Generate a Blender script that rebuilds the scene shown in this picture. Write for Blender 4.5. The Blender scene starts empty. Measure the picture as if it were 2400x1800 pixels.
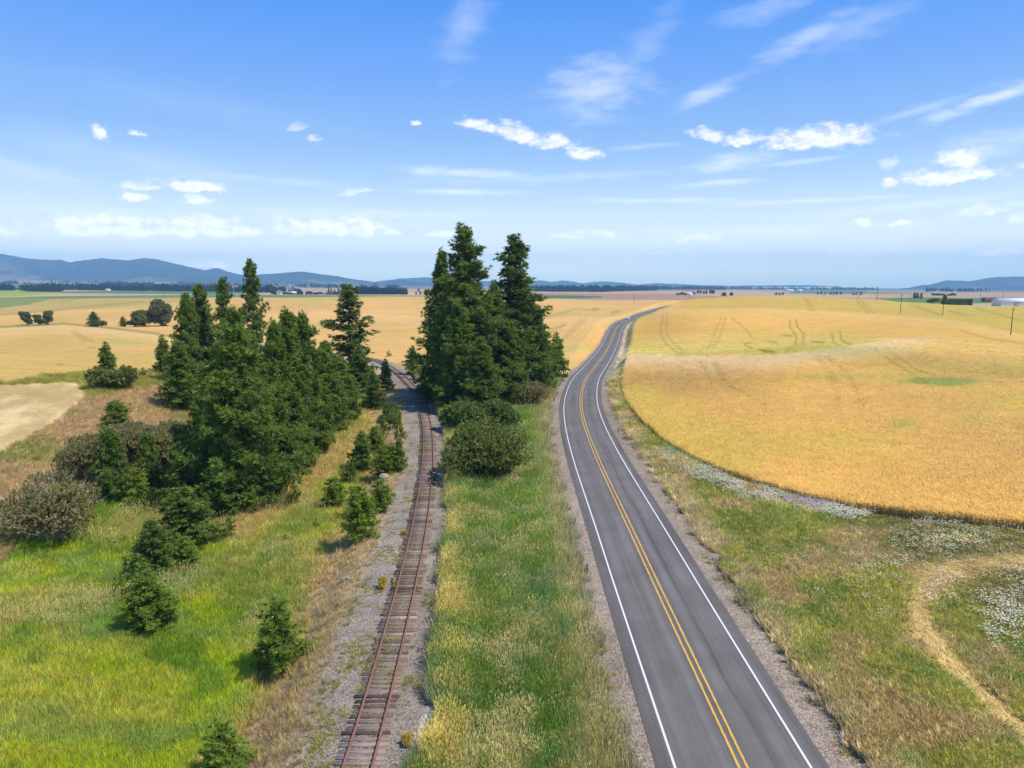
import bpy, math, random
import numpy as np
from mathutils import Vector

R = math.radians
sc = bpy.context.scene
COL = sc.collection
rng = np.random.default_rng(7)
random.seed(7)

# ------------------------------------------------------------------ camera
F = 1651.0                      # focal length in pixels of the 2400 px wide frame
PITCH = math.atan(230.0 / F)
CAMH = 25.0
cam_d = bpy.data.cameras.new("camera")
cam_d.sensor_width = 36.0
cam_d.lens = F / 2400.0 * 36.0
cam_d.clip_start = 0.5
cam_d.clip_end = 60000.0
cam = bpy.data.objects.new("camera", cam_d)
COL.objects.link(cam)
cam.location = (0, 0, CAMH)
cam.rotation_euler = (R(90) - PITCH, 0, 0)
sc.camera = cam
CP, SP = math.cos(PITCH), math.sin(PITCH)


def ray(px, py):
    u, v = (px - 1200.0) / F, (900.0 - py) / F
    return np.array([u, CP + v * SP, -SP + v * CP])


def on_plane(px, py, z=0.0):
    d = ray(px, py)
    zc = (z - CAMH) / d[2]
    return np.array([0, 0, CAMH]) + d * zc


def project(x, y, z):
    """world -> (px, py, depth) for arrays"""
    dz = z - CAMH
    zc = y * CP - dz * SP
    zc = np.maximum(zc, 0.5)
    v = (y * SP + dz * CP) / zc
    return 1200.0 + F * x / zc, 900.0 - F * v, zc


# ------------------------------------------------------------------ light, sky, exposure
SUN_EL, SUN_AZ = R(57), R(112)            # azimuth clockwise from +Y: right of and a little behind the camera
sdir = Vector((math.sin(SUN_AZ) * math.cos(SUN_EL), math.cos(SUN_AZ) * math.cos(SUN_EL), math.sin(SUN_EL)))
sun_d = bpy.data.lights.new("sun", 'SUN')
sun_d.energy = 5.0
sun_d.angle = R(0.5)
sun_d.color = (1.0, 0.955, 0.88)
sun = bpy.data.objects.new("sun", sun_d)
COL.objects.link(sun)
sun.location = sdir * 300
sun.rotation_euler = sdir.to_track_quat('Z', 'Y').to_euler()

sc.view_settings.view_transform = 'Standard'
sc.view_settings.look = 'None'
sc.view_settings.exposure = 0.12
sc.view_settings.gamma = 1.0
sc.view_settings.use_curve_mapping = False
cy = sc.cycles
cy.max_bounces = 5
cy.diffuse_bounces = 2
cy.glossy_bounces = 2
cy.transmission_bounces = 3
cy.volume_bounces = 0
cy.transparent_max_bounces = 6


class NT:
    """tiny helper around a node tree"""
    def __init__(self, tree):
        self.t = tree
        self.n = tree.nodes
        self.l = tree.links

    def node(self, kind, ins=None, **kw):
        nd = self.n.new(kind)
        for k, v in kw.items():
            setattr(nd, k, v)
        for k, v in (ins or {}).items():
            self.put(nd, k, v)
        return nd

    def put(self, nd, k, v):
        s = nd.inputs[k]
        if isinstance(v, bpy.types.NodeSocket):
            self.l.new(v, s)
        else:
            if s.type == 'RGBA' and not isinstance(v, (int, float)) and len(v) == 3:
                v = (*v, 1)
            s.default_value = v

    def math(self, op, a, b=0.0, c=None, clamp=False):
        nd = self.node('ShaderNodeMath', {0: a, 1: b}, operation=op, use_clamp=clamp)
        if c is not None:
            self.put(nd, 2, c)
        return nd.outputs[0]

    def vmath(self, op, a, b=None):
        nd = self.node('ShaderNodeVectorMath', {0: a}, operation=op)
        if b is not None:
            self.put(nd, 1, b)
        return nd.outputs['Value'] if op in ('LENGTH', 'DOT_PRODUCT') else nd.outputs[0]

    def noise(self, vec, scale, detail=4, rough=0.55, col=False):
        nd = self.node('ShaderNodeTexNoise', {'Vector': vec, 'Scale': scale, 'Detail': detail, 'Roughness': rough})
        return nd.outputs['Color' if col else 'Fac']

    def maprange(self, v, a, b, c, d, smooth=False):
        return self.node('ShaderNodeMapRange', {'Value': v, 'From Min': a, 'From Max': b, 'To Min': c, 'To Max': d},
                         interpolation_type='SMOOTHSTEP' if smooth else 'LINEAR').outputs[0]

    def mix(self, f, a, b, mode='MIX'):
        nd = self.node('ShaderNodeMix', data_type='RGBA', blend_type=mode)
        self.put(nd, 0, f)
        self.put(nd, 6, a)
        self.put(nd, 7, b)
        return nd.outputs[2]

    def attr(self, name, typ='GEOMETRY', out='Fac'):
        nd = self.node('ShaderNodeAttribute', attribute_type=typ, attribute_name=name)
        return nd.outputs[out]

    def geo(self, out):
        return self.node('ShaderNodeNewGeometry').outputs[out]


# (px, py, half width, half height, strength, tilt in degrees) of the clouds, turned into directions of the sky
CUMULUS = [(1925, 330, 112, 30, 1, 0), (1880, 338, 70, 20, 1, 0), (1748, 331, 50, 18, .9, 4), (1655, 320, 38, 18, .8, -12),
           (1125, 299, 52, 15, .95, -10), (1215, 320, 90, 22, .95, -14), (1300, 338, 44, 20, 1, 0), (1368, 366, 36, 19, 1, 0),
           (231, 318, 18, 17, .9, -35), (318, 316, 20, 9, .85, 0), (733, 327, 18, 8, .8, 0), (700, 301, 24, 11, .4, 15),
           (973, 290, 10, 7, .9, 0), (337, 440, 46, 11, .85, 0), (455, 440, 72, 15, .95, 0), (312, 466, 32, 11, .9, 0),
           (460, 470, 32, 11, .75, 0), (832, 452, 36, 9, .5, 10), (250, 540, 130, 30, 1, 0), (467, 541, 96, 30, 1, 0),
           (587, 545, 30, 16, .8, 0), (787, 540, 155, 26, 1, 0), (1042, 551, 46, 11, .6, 0), (2225, 418, 112, 19, 1, 3),
           (2250, 378, 50, 24, .9, 0), (2085, 430, 17, 12, .9, 0), (2082, 387, 20, 14, .45, 0), (2022, 524, 24, 12, .95, 0),
           (2105, 526, 27, 9, .85, 0), (2315, 495, 66, 13, .6, 5), (2395, 513, 24, 14, .7, 0), (1375, 553, 82, 12, .6, 0),
           (1616, 562, 68, 14, .6, 4), (2340, 595, 55, 10, .7, 0), (2050, 592, 105, 10, .4, 0), (490, 622, 46, 8, .5, 0),
           (90, 545, 60, 14, .4, 0), (10, 548, 30, 12, .5, 0), (1050, 590, 90, 7, .3, 0), (1500, 600, 160, 8, .3, 0), (700, 600, 150, 8, .25, 0)]
CIRRUS = [(1395, 205, 150, 75, .55, 12), (1655, 222, 95, 20, .55, 18), (1880, 95, 160, 26, .45, 22), (2010, 62, 150, 40, .22, 15),
          (2340, 225, 190, 17, .75, 15), (2140, 262, 200, 12, .3, 13), (1710, 380, 130, 22, .7, 8), (1090, 404, 210, 15, .65, -2),
          (1080, 450, 200, 10, .55, -1), (1540, 470, 240, 9, .55, -1), (1690, 428, 120, 10, .5, 2), (1090, 55, 130, 55, .28, 60),
          (2310, 345, 170, 30, .45, 8), (1500, 344, 110, 9, .4, 3), (1790, 25, 140, 26, .28, 8), (1880, 378, 160, 8, .4, 4),
          (1500, 120, 160, 40, .2, 45), (350, 380, 380, 40, .16, -8), (60, 400, 170, 22, .28, -10), (880, 500, 500, 16, .3, 0), (1900, 470, 300, 8, .4, 0),
          (1800, 540, 500, 18, .3, 0), (1250, 420, 420, 14, .3, 2), (620, 420, 360, 12, .22, -3), (2150, 480, 360, 14, .3, 4), (500, 250, 420, 40, .08, -6), (300, 500, 400, 14, .25, 0)]


def build_world():
    w = bpy.data.worlds.new("World")
    sc.world = w
    w.use_nodes = True
    w.node_tree.nodes.clear()
    T = NT(w.node_tree)
    out = T.node('ShaderNodeOutputWorld')
    bg = T.node('ShaderNodeBackground', {'Strength': 0.122})
    T.l.new(bg.outputs[0], out.inputs[0])
    sky = T.node('ShaderNodeTexSky', sky_type='NISHITA')
    sky.sun_disc = False
    sky.sun_elevation = SUN_EL
    sky.sun_rotation = SUN_AZ
    sky.altitude = 700
    sky.air_density = 1.0
    sky.dust_density = 0.6
    sky.ozone_density = 1.6
    d = T.node('ShaderNodeTexCoord').outputs['Generated']
    sep = T.node('ShaderNodeSeparateXYZ', {0: d})
    az = T.math('ARCTAN2', sep.outputs[0], sep.outputs[1])
    el = T.math('ARCSINE', sep.outputs[2])
    # the blue of the air: a deeper zenith, a pale milky horizon
    tint = T.node('ShaderNodeHueSaturation', {'Hue': 0.51, 'Saturation': 1.3, 'Value': 1.5, 'Color': sky.outputs[0]}).outputs[0]
    ramp = T.node('ShaderNodeValToRGB', {'Fac': T.maprange(el, 0.0, R(30), 0, 1)})
    ramp.color_ramp.interpolation = 'B_SPLINE'
    stops = [(0.0, (1.55, 1.85, 1.55)), (.05, (2.72, 2.82, 2.36)), (.135, (1.47, 1.55, 1.54)), (.25, (.62, .89, 1.19)), (.37, (.325, .585, 1.03)), (.53, (.182, .424, 1.03)), (.72, (.046, .307, .985)), (1.0, (.02, .2, .8))]
    cr = ramp.color_ramp
    while len(cr.elements) < len(stops):
        cr.elements.new(.5)
    for e_, (pos, col_) in zip(cr.elements, stops):
        e_.position = pos
        e_.color = (*[q / 4 for q in col_], 1)
    low = T.mix(1.0, ramp.outputs[0], (30.8, 30.8, 30.8, 1), 'MULTIPLY')
    tint = T.mix(T.maprange(el, R(26), R(50), .92, 0.0, True), tint, low)
    P = T.node('ShaderNodeCombineXYZ', {0: az, 1: el}).outputs[0]
    nv = T.node('ShaderNodeMapping', {'Vector': P, 'Scale': (1, 1.7, 1)}).outputs[0]
    nz = T.noise(nv, 42, 8, 0.66)
    wcol = T.noise(nv, 75, 4, 0.65, True)
    warp = T.node('ShaderNodeVectorMath', {0: wcol, 1: (.5, .5, .5)}, operation='SUBTRACT').outputs[0]
    warp = T.node('ShaderNodeVectorMath', {0: warp, 1: (.02, .012, 0)}, operation='MULTIPLY').outputs[0]
    Pw = T.vmath('ADD', P, warp)
    n2 = T.math('MULTIPLY_ADD', nz, 2.2, 0.06)

    def acc(lst, vec, base, soft, gain=1.0, flat=0.0):
        a = None
        for (px, py, hw, hh, st, tilt) in lst:
            r = ray(px, py)
            r = r / np.linalg.norm(r)
            a0, e0 = math.atan2(r[0], r[1]), math.asin(r[2])
            m = T.node('ShaderNodeMapping', {'Vector': vec, 'Location': (a0, e0, 0), 'Rotation': (0, 0, R(tilt)),
                                             'Scale': (1.12 * hw / F * abs(math.cos(a0)), 1.18 * hh / F, 1)}, vector_type='TEXTURE').outputs[0]
            if flat:      # cumulus bases are flat
                mn = T.vmath('MINIMUM', m, (9, 0, 9))
                m = T.node('ShaderNodeVectorMath', {0: mn, 1: (0, flat, 0), 2: m}, operation='MULTIPLY_ADD').outputs[0]
            v = T.math('SUBTRACT', base, T.vmath('LENGTH', m))
            v = T.maprange(v, 0.0, soft, 0.0, min(1.0, st * gain), True)
            a = v if a is None else T.math('MAXIMUM', a, v)
        return a
    cum = acc(CUMULUS, Pw, n2, .8, 1.1, 1.1)
    # cirrus: soft fibres
    cv = T.node('ShaderNodeMapping', {'Vector': P, 'Rotation': (0, 0, R(14)), 'Scale': (1, 3.6, 1)}).outputs[0]
    cn = T.noise(cv, 17, 8, 0.64)
    c2 = T.math('MULTIPLY_ADD', cn, 1.9, 0.05)
    cir = acc(CIRRUS, P, c2, 1.3, 1.05)
    nz2 = T.noise(T.vmath('ADD', nv, (.007, .013, 0)), 42, 8, 0.66)
    shade = T.math('MULTIPLY_ADD', T.math('SUBTRACT', nz2, nz), 1.6, .42)
    cc = T.mix(T.maprange(shade, .3, .7, 0, 1), (7.7, 7.6, 7.6, 1), (5.6, 6.0, 6.8, 1))
    fk = T.math('MULTIPLY_ADD', T.math('EXPONENT', T.math('MULTIPLY', el, -1 / R(3.6))), 3.2, 1.12)
    fkc = T.node('ShaderNodeCombineColor', {0: fk, 1: fk, 2: fk}).outputs[0]
    cc = T.mix(1.0, cc, fkc, 'MULTIPLY')
    colr = T.mix(cir, tint, T.mix(1.0, (7.2, 7.5, 8.0, 1), fkc, 'MULTIPLY'))
    colr = T.mix(cum, colr, cc)
    T.l.new(colr, bg.inputs['Color'])


build_world()

# ------------------------------------------------------------------ small maths
def sm(a, b, x):
    t = np.clip((x - a) / (b - a), 0, 1)
    return t * t * (3 - 2 * t)


def _h(ix, iy, seed):
    n = (ix * 374761393 + iy * 668265263 + seed * 974711) & 0xffffffff
    n = ((n ^ (n >> 13)) * 1274126177) & 0xffffffff
    return ((n ^ (n >> 16)) & 0xffff) / 65535.0


def vnoise(x, y, seed=0):
    x = np.asarray(x, float); y = np.asarray(y, float)
    ix = np.floor(x).astype(np.int64); iy = np.floor(y).astype(np.int64)
    fx = x - ix; fy = y - iy
    fx = fx * fx * (3 - 2 * fx); fy = fy * fy * (3 - 2 * fy)
    a = _h(ix, iy, seed); b = _h(ix + 1, iy, seed); c = _h(ix, iy + 1, seed); d = _h(ix + 1, iy + 1, seed)
    return (a + (b - a) * fx) * (1 - fy) + (c + (d - c) * fx) * fy


def fbm(x, y, seed=0, octv=4):
    s, a, t = 0.0, 1.0, 0.0
    x = np.asarray(x, float); y = np.asarray(y, float)
    for o in range(octv):
        s = s + a * vnoise(x, y, seed + o * 17)
        t += a; a *= 0.5
        x, y = 1.97 * x + 3.1 - .31 * y, 1.97 * y + 1.7 + .31 * x
    return s / t


def inpoly(px, py, poly):
    px = np.asarray(px); py = np.asarray(py)
    r = np.zeros(px.shape, bool)
    n = len(poly)
    for i in range(n):
        x1, y1 = poly[i]; x2, y2 = poly[(i + 1) % n]
        if y1 == y2:
            continue
        c = ((y1 > py) != (y2 > py)) & (px < (x2 - x1) * (py - y1) / (y2 - y1) + x1)
        r ^= c
    return r


def dline(px, py, pts):
    d = np.full(px.shape, 1e9)
    for (x1, y1), (x2, y2) in zip(pts[:-1], pts[1:]):
        vx, vy = x2 - x1, y2 - y1
        t = np.clip(((px - x1) * vx + (py - y1) * vy) / (vx * vx + vy * vy), 0, 1)
        d = np.minimum(d, np.hypot(px - x1 - t * vx, py - y1 - t * vy))
    return d


def smooth1(a, n=2, ax=0):
    for _ in range(n):
        p = np.pad(a, [(1, 1) if i == ax else (0, 0) for i in range(a.ndim)], mode='edge')
        s = [slice(None)] * a.ndim
        lo, hi = list(s), list(s)
        lo[ax] = slice(0, -2); hi[ax] = slice(2, None)
        mi = list(s); mi[ax] = slice(1, -1)
        a = .25 * p[tuple(lo)] + .5 * p[tuple(mi)] + .25 * p[tuple(hi)]
    return a


# ------------------------------------------------------------------ road and railway centre lines
road_px = [(1737, 1797, 0), (1696, 1694, 0), (1645, 1594, 0), (1585, 1472, 0), (1527, 1350, 0), (1487.5, 1258, 0), (1460, 1201, 0), (1439, 1158, 0),
           (1414, 1109, 0), (1390, 1052, 0), (1376, 1017, 0), (1365.4, 981, 0), (1359.5, 954, 0), (1360.6, 927, 0.0), (1367.5, 900, 0),
           (1373.6, 885, -.5), (1390, 866, -1), (1406, 845, -1.8), (1421, 823, -2.5), (1431, 804, -2.8), (1439, 782, -1.4), (1446, 766, .6),
           (1457, 755, 2.1), (1472, 749.5, 2.9), (1490, 743, 3.9), (1512, 734, 5.1), (1539, 726, 6.3), (1561, 720, 7.1), (1580, 716.5, 7.6)]
rp = np.array([on_plane(*q) for q in road_px])
e = rp[-1]
ext = np.array([[e[0] + 26, e[1] + 60, 7.4], [e[0] + 55, e[1] + 130, 5.0], [e[0] + 95, e[1] + 260, 0.5], [e[0] + 150, e[1] + 600, 0]])
rp = np.vstack([[[12.1, -60, 0], [12.1, 10, 0]], rp, ext])
RY = np.arange(-60, 1180, 2.0)
RX = smooth1(np.interp(RY, rp[:, 1], rp[:, 0]), 60)
RZ = smooth1(np.interp(RY, rp[:, 1], rp[:, 2]), 60)
RC = np.cos(np.arctan(np.gradient(RX, RY)))

rail_px = [(838, 1799), (879, 1648), (916.6, 1512.7), (957, 1349), (979.7, 1252.6), (992.5, 1171), (1002.8, 1090), (1003.4, 1008.5), (992, 954),
           (982, 927), (975, 913), (961, 900), (948, 885.5), (927, 867)]
lp = np.array([on_plane(*q, 0.45) for q in rail_px])
lp = np.vstack([[[-7.6, -40, 0], [-7.9, 10, 0]], lp, [[-46, 238, 0], [-64, 258, 0], [-90, 275, 0], [-130, 292, 0]]])
LY = np.arange(-40, 290, 1.0)
LX = smooth1(np.interp(LY, lp[:, 1], lp[:, 0]), 60)
LC = np.cos(np.arctan(np.gradient(LX, LY)))


def s_road(x, y):
    return (x - np.interp(y, RY, RX)) * np.interp(y, RY, RC)


def s_rail(x, y):
    return (x - np.interp(y, LY, LX)) * np.interp(y, LY, LC)


# ------------------------------------------------------------------ height of the land
HT = {-700: [(10, -.6), (40, -1.6), (62, -1), (80, 4.5), (125, 7.4), (160, 7.2), (269, 4.6), (350, 5.5), (420, 2), (520, 4.7), (850, 9.7), (1200, 10.6), (2000, 8), (4000, 20), (7000, 57), (9000, 104), (20000, 104)],
      0: [(10, -.6), (40, -1.8), (70, -1.5), (90, 4.6), (128, 7.4), (160, 7.2), (269, 4.6), (350, 5.6), (420, 2), (520, 4.7), (850, 9.7), (1200, 10.6), (2000, 8), (4000, 20), (7000, 57), (9000, 104), (20000, 104)],
      300: [(10, -.6), (50, -1.8), (82, -1.5), (108, 4.2), (142, 6.6), (170, 6.4), (270, 4.4), (330, 4.4), (400, 1.5), (500, 4), (820, 10.3), (1200, 8), (2000, 6), (4000, 16), (7000, 47), (9000, 84), (20000, 84)],
      600: [(10, -.4), (60, -1.4), (95, -1.0), (130, 1.0), (200, 2.5), (280, 2.5), (400, 3), (500, 5), (780, 11.8), (1000, 9), (1400, 4), (2000, 4), (4000, 12), (7000, 32), (9000, 60), (20000, 60)],
      900: [(10, 0), (220, 0), (300, 1.6), (450, 3.6), (600, 9), (700, 12.8), (760, 14.3), (900, 9), (1300, 2), (2000, 2), (4000, 6), (7000, 12), (9000, 24), (20000, 26)],
      1100: [(10, 0), (210, 0), (300, 1.6), (430, 4.8), (500, 6), (600, 10), (720, 13.4), (780, 13.4), (900, 8), (1300, 1), (2000, 1), (4000, 3), (9000, 12), (20000, 14)],
      1300: [(10, 0), (200, 0), (300, .6), (380, 2.6), (430, 5.6), (500, 6.0), (600, 9.5), (680, 11.4), (800, 9.5), (1100, 8), (1400, 3), (2000, 0), (4000, 0), (9000, 8), (20000, 8)],
      1480: [(10, 0), (110, .3), (150, .9), (222, 3.5), (246, .4), (275, 0), (350, 1.5), (420, 3.2), (470, 4.9), (560, 6.4), (640, 7.8), (760, 5), (1000, 0), (2000, -1), (4000, -1), (9000, 2), (20000, 2)],
      1600: [(10, 0), (60, 0), (110, .6), (150, 1.6), (206, 5.2), (238, .2), (265, .8), (310, 4.4), (350, 7.2), (425, 12.4), (470, 9.0), (540, 10.4), (620, 13.6), (680, 12), (900, 4), (2000, -1), (4000, -2), (9000, -4), (20000, -4)],
      1750: [(10, 0), (60, 0), (100, .9), (150, 2.6), (198, 6.3), (230, .1), (262, 1.4), (310, 5.2), (350, 8.2), (402, 13.0), (460, 8.4), (520, 11), (600, 14.2), (650, 16.2), (720, 14), (900, 8), (1300, 0), (2000, -2), (4000, -4), (9000, -14), (20000, -14)],
      1900: [(10, 0), (60, 0), (85, 1.0), (120, 2.6), (150, 3.6), (213, 7.2), (245, 1.9), (275, 2.9), (310, 5.6), (350, 7.9), (400, 11.8), (460, 7.6), (530, 10.6), (600, 14), (640, 15.2), (720, 13), (900, 7), (1300, 0), (2000, -2), (4000, -5), (9000, -20), (20000, -20)],
      2050: [(10, 0), (60, .4), (80, 1.2), (115, 2.8), (150, 3.8), (245, 6.0), (280, 4.9), (350, 7.3), (400, 9.6), (450, 7.0), (540, 10.8), (610, 13), (690, 11.5), (900, 7), (1300, 1), (2000, -2), (4000, -6), (9000, -24), (20000, -24)],
      2250: [(10, 0), (50, .6), (72, 1.4), (115, 2.4), (165, 1.7), (190, 2.0), (270, 5.6), (370, 6.9), (430, 7.6), (510, 10.4), (560, 10), (650, 6.6), (900, 5), (1400, 0), (2000, -3), (4000, -8), (9000, -28), (20000, -28)],
      2400: [(10, 0), (45, .7), (68, 1.7), (110, 3.2), (160, 2.4), (200, 3.4), (290, 5), (400, 8.2), (470, 9.8), (520, 9.4), (650, 6.2), (900, 4.5), (1400, 0), (2000, -3), (4000, -8), (9000, -30), (20000, -30)],
      3400: [(10, 0), (30, .8), (50, 1.8), (80, 3), (140, 2.4), (200, 3.4), (290, 5), (400, 8.2), (470, 9.8), (650, 6.2), (900, 4.5), (1400, 0), (2000, -3), (4000, -8), (9000, -30), (20000, -30)]}
GA = np.linspace(-math.pi / 3, math.pi / 3, 420)
GD = np.linspace(math.log(8), math.log(20000), 560)
_cols = sorted(HT)
_ca = np.array([math.atan((c - 1200) / F) for c in _cols])
_tab = np.array([np.interp(GD, [math.log(q[0]) for q in HT[c]], [q[1] for q in HT[c]]) for c in _cols])
GZ = np.array([np.interp(GA, _ca, _tab[:, j]) for j in range(len(GD))]).T
GZ = smooth1(smooth1(GZ, 36, 0), 3, 1)


def TZ(x, y):
    x = np.asarray(x, float); y = np.asarray(y, float)
    r = np.hypot(x, y)
    a = np.clip(np.arctan2(x, y), GA[0] + 1e-4, GA[-1] - 1e-4)
    d = np.clip(np.where(y > 0, np.maximum(y, r * .5), r * .5), 8.1, 19900)
    fa = (a - GA[0]) / (GA[1] - GA[0]); fd = (np.log(d) - GD[0]) / (GD[1] - GD[0])
    ia = np.clip(fa.astype(int), 0, len(GA) - 2); idd = np.clip(fd.astype(int), 0, len(GD) - 2)
    fa = fa - ia; fd = fd - idd
    z = (GZ[ia, idd] * (1 - fa) + GZ[ia + 1, idd] * fa) * (1 - fd) + (GZ[ia, idd + 1] * (1 - fa) + GZ[ia + 1, idd + 1] * fa) * fd
    z = z + (fbm(x / 17, y / 17, 3, 3) - .5) * 1.1 * sm(14, 30, r) * (1 - .6 * sm(300, 900, r))
    sr, sl = s_road(x, y), s_rail(x, y)
    wl = sm(300, 260, y) * sm(-60, -20, y)
    # ditches beside the railway and the road
    z = z - wl * 1.0 * sm(4.2, 9, -sl) * sm(22, 12, -sl)
    inb = wl * sm(3.2, 5.5, sl) * sm(-6.3, -8, sr)
    z = z - .7 * inb
    z = z - .45 * sm(6.4, 8.4, sr) * sm(13, 9, sr) * sm(220, 150, y)
    wb = wl * sm(7.5, 3.4, np.abs(sl))
    z = z * (1 - wb) + wb * 0.10
    zr = np.interp(y, RY, RZ)
    wr = sm(11, 6.0, np.abs(sr)) * sm(1150, 900, y)
    z = z * (1 - wr) + wr * (zr - .02)
    z = z - .10 * sm(4.6, 4.2, np.abs(sr))
    return z


def hit(px, py, dmin=20, dmax=3000):
    """first point of the land met by the ray through that pixel"""
    d = ray(px, py)
    t = np.exp(np.linspace(math.log(dmin), math.log(dmax), 2500))
    P = np.array([0, 0, CAMH])[None, :] + d[None, :] * t[:, None]
    g = P[:, 2] - TZ(P[:, 0], P[:, 1])
    k = np.argmax(g <= 0)
    if g[k] > 0:
        k = len(t) - 1
    if k > 0:
        f = g[k - 1] / (g[k - 1] - g[k] + 1e-9)
        tt = t[k - 1] + f * (t[k] - t[k - 1])
    else:
        tt = t[0]
    p = np.array([0, 0, CAMH]) + d * tt
    p[2] = float(TZ(p[0], p[1]))
    return p, tt


def at_depth(px, zc):
    x = (px - 1200) / F * zc
    y = zc / CP * 1.0
    z = float(TZ(x, y))
    return np.array([x, y, z]), zc


# ------------------------------------------------------------------ objects
def mesh(name, V, Fs, mats, attrs=None, midx=None, smooth=False):
    V = np.asarray(V, np.float32)
    if not isinstance(Fs, (list, tuple)):
        Fs = [Fs]
    Fs = [np.asarray(f, np.int32) for f in Fs if len(f)]
    me = bpy.data.meshes.new(name)
    me.vertices.add(len(V))
    me.vertices.foreach_set('co', V.ravel())
    loops = np.concatenate([f.ravel() for f in Fs])
    tot = np.concatenate([np.full(len(f), f.shape[1], np.int32) for f in Fs])
    st = np.concatenate([[0], np.cumsum(tot)[:-1]]).astype(np.int32)
    me.loops.add(len(loops))
    me.loops.foreach_set('vertex_index', loops)
    me.polygons.add(len(tot))
    me.polygons.foreach_set('loop_start', st)
    me.polygons.foreach_set('loop_total', tot)
    if smooth:
        me.polygons.foreach_set('use_smooth', np.ones(len(tot), bool))
    for m in (mats if isinstance(mats, (list, tuple)) else [mats]):
        me.materials.append(m)
    if midx is not None:
        me.polygons.foreach_set('material_index', np.asarray(midx, np.int32))
    for k, v in (attrs or {}).items():
        v = np.asarray(v, np.float32)
        if v.ndim == 1:
            a = me.attributes.new(k, 'FLOAT', 'POINT')
            a.data.foreach_set('value', v)
        else:
            a = me.attributes.new(k, 'FLOAT_COLOR', 'POINT')
            a.data.foreach_set('color', np.concatenate([v, np.ones((len(v), 1), np.float32)], 1).ravel())
    me.update(calc_edges=True)
    return me


def obj(name, me, parent=None, loc=None):
    o = bpy.data.objects.new(name, me)
    COL.objects.link(o)
    if parent is not None:
        o.parent = parent
    if loc is not None:
        o.location = loc
    return o


def tag(o, label=None, cat=None, group=None, kind=None):
    if label: o['label'] = label
    if cat: o['category'] = cat
    if group: o['group'] = group
    if kind: o['kind'] = kind
    return o


def empty(name, loc, rz=0, scale=None):
    o = bpy.data.objects.new(name, None)
    o.empty_display_size = 0.3
    COL.objects.link(o)
    o.location = loc
    o.rotation_euler = (0, 0, rz)
    if scale is not None:
        o.scale = scale
    return o


class Buf:
    """collects pieces (verts, faces) of one mesh"""
    def __init__(self):
        self.V, self.F, self.M, self.n, self.A = [], [], [], 0, []

    def add(self, V, Fq, m=0, a=0.5):
        V = np.asarray(V, float).reshape(-1, 3)
        Fq = np.asarray(Fq, int)
        self.V.append(V); self.F.append(Fq + self.n); self.M.append(np.full(len(Fq), m)); self.A.append(np.full(len(V), a))
        self.n += len(V)
        return self

    def box(self, c, s, rz=0, m=0, a=.5, taper=1.0):
        x, y, z = s[0] / 2, s[1] / 2, s[2] / 2
        V = np.array([[-x, -y, -z], [x, -y, -z], [x, y, -z], [-x, y, -z], [-x * taper, -y * taper, z], [x * taper, -y * taper, z], [x * taper, y * taper, z], [-x * taper, y * taper, z]])
        cs, sn = math.cos(rz), math.sin(rz)
        V = np.stack([V[:, 0] * cs - V[:, 1] * sn, V[:, 0] * sn + V[:, 1] * cs, V[:, 2]], 1) + np.array(c)
        return self.add(V, [[0, 3, 2, 1], [4, 5, 6, 7], [0, 1, 5, 4], [1, 2, 6, 5], [2, 3, 7, 6], [3, 0, 4, 7]], m, a)

    def tube(self, pts, rad, k=6, m=0, a=.5, cap=True):
        pts = np.asarray(pts, float); rad = np.broadcast_to(np.asarray(rad, float), (len(pts),))
        tg = np.gradient(pts, axis=0)
        tg /= np.linalg.norm(tg, axis=1)[:, None] + 1e-9
        up = np.where(np.abs(tg[:, 2:3]) > .9, np.array([[1., 0, 0]]), np.array([[0, 0, 1.]]))
        u = np.cross(tg, up); u /= np.linalg.norm(u, axis=1)[:, None] + 1e-9
        v = np.cross(tg, u)
        th = np.arange(k) * 2 * math.pi / k
        ring = pts[:, None, :] + rad[:, None, None] * (np.cos(th)[None, :, None] * u[:, None, :] + np.sin(th)[None, :, None] * v[:, None, :])
        n = len(pts)
        i = np.arange(n - 1)[:, None] * k + np.arange(k)[None, :]
        j = np.arange(n - 1)[:, None] * k + (np.arange(k)[None, :] + 1) % k
        Fq = np.stack([i, j, j + k, i + k], -1).reshape(-1, 4)
        self.add(ring.reshape(-1, 3), Fq, m, a)
        if cap:
            self.add(ring[-1], [[0, 1, 2, 3][:k]] if k <= 4 else [[0, q, q + 1, q + 1] for q in range(1, k - 1)], m, a)
        return self

    def build(self, name, mats, smooth=False):
        Fs, Ms = [], []
        for k in (3, 4):
            g = [(f, m) for f, m in zip(self.F, self.M) if f.shape[1] == k]
            if g:
                Fs.append(np.concatenate([q[0] for q in g])); Ms.append(np.concatenate([q[1] for q in g]))
        return mesh(name, np.concatenate(self.V), Fs, mats, {'tone': np.concatenate(self.A)}, np.concatenate(Ms), smooth)


def ident(M):
    return M


# ------------------------------------------------------------------ materials
def new_mat(name):
    m = bpy.data.materials.new(name)
    m.use_nodes = True
    m.node_tree.nodes.clear()
    T = NT(m.node_tree)
    T.out = T.node('ShaderNodeOutputMaterial')
    return m, T


def principled(T, col, rough=.9, bump=None, bstr=.3, bdist=.05, spec=.25, metal=0.0):
    b = T.node('ShaderNodeBsdfPrincipled', {'Base Color': col, 'Roughness': rough, 'Specular IOR Level': spec, 'Metallic': metal})
    if bump is not None:
        bn = T.node('ShaderNodeBump', {'Height': bump, 'Strength': bstr, 'Distance': bdist})
        T.l.new(bn.outputs[0], b.inputs['Normal'])
    T.l.new(b.outputs[0], T.out.inputs[0])
    return b


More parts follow.
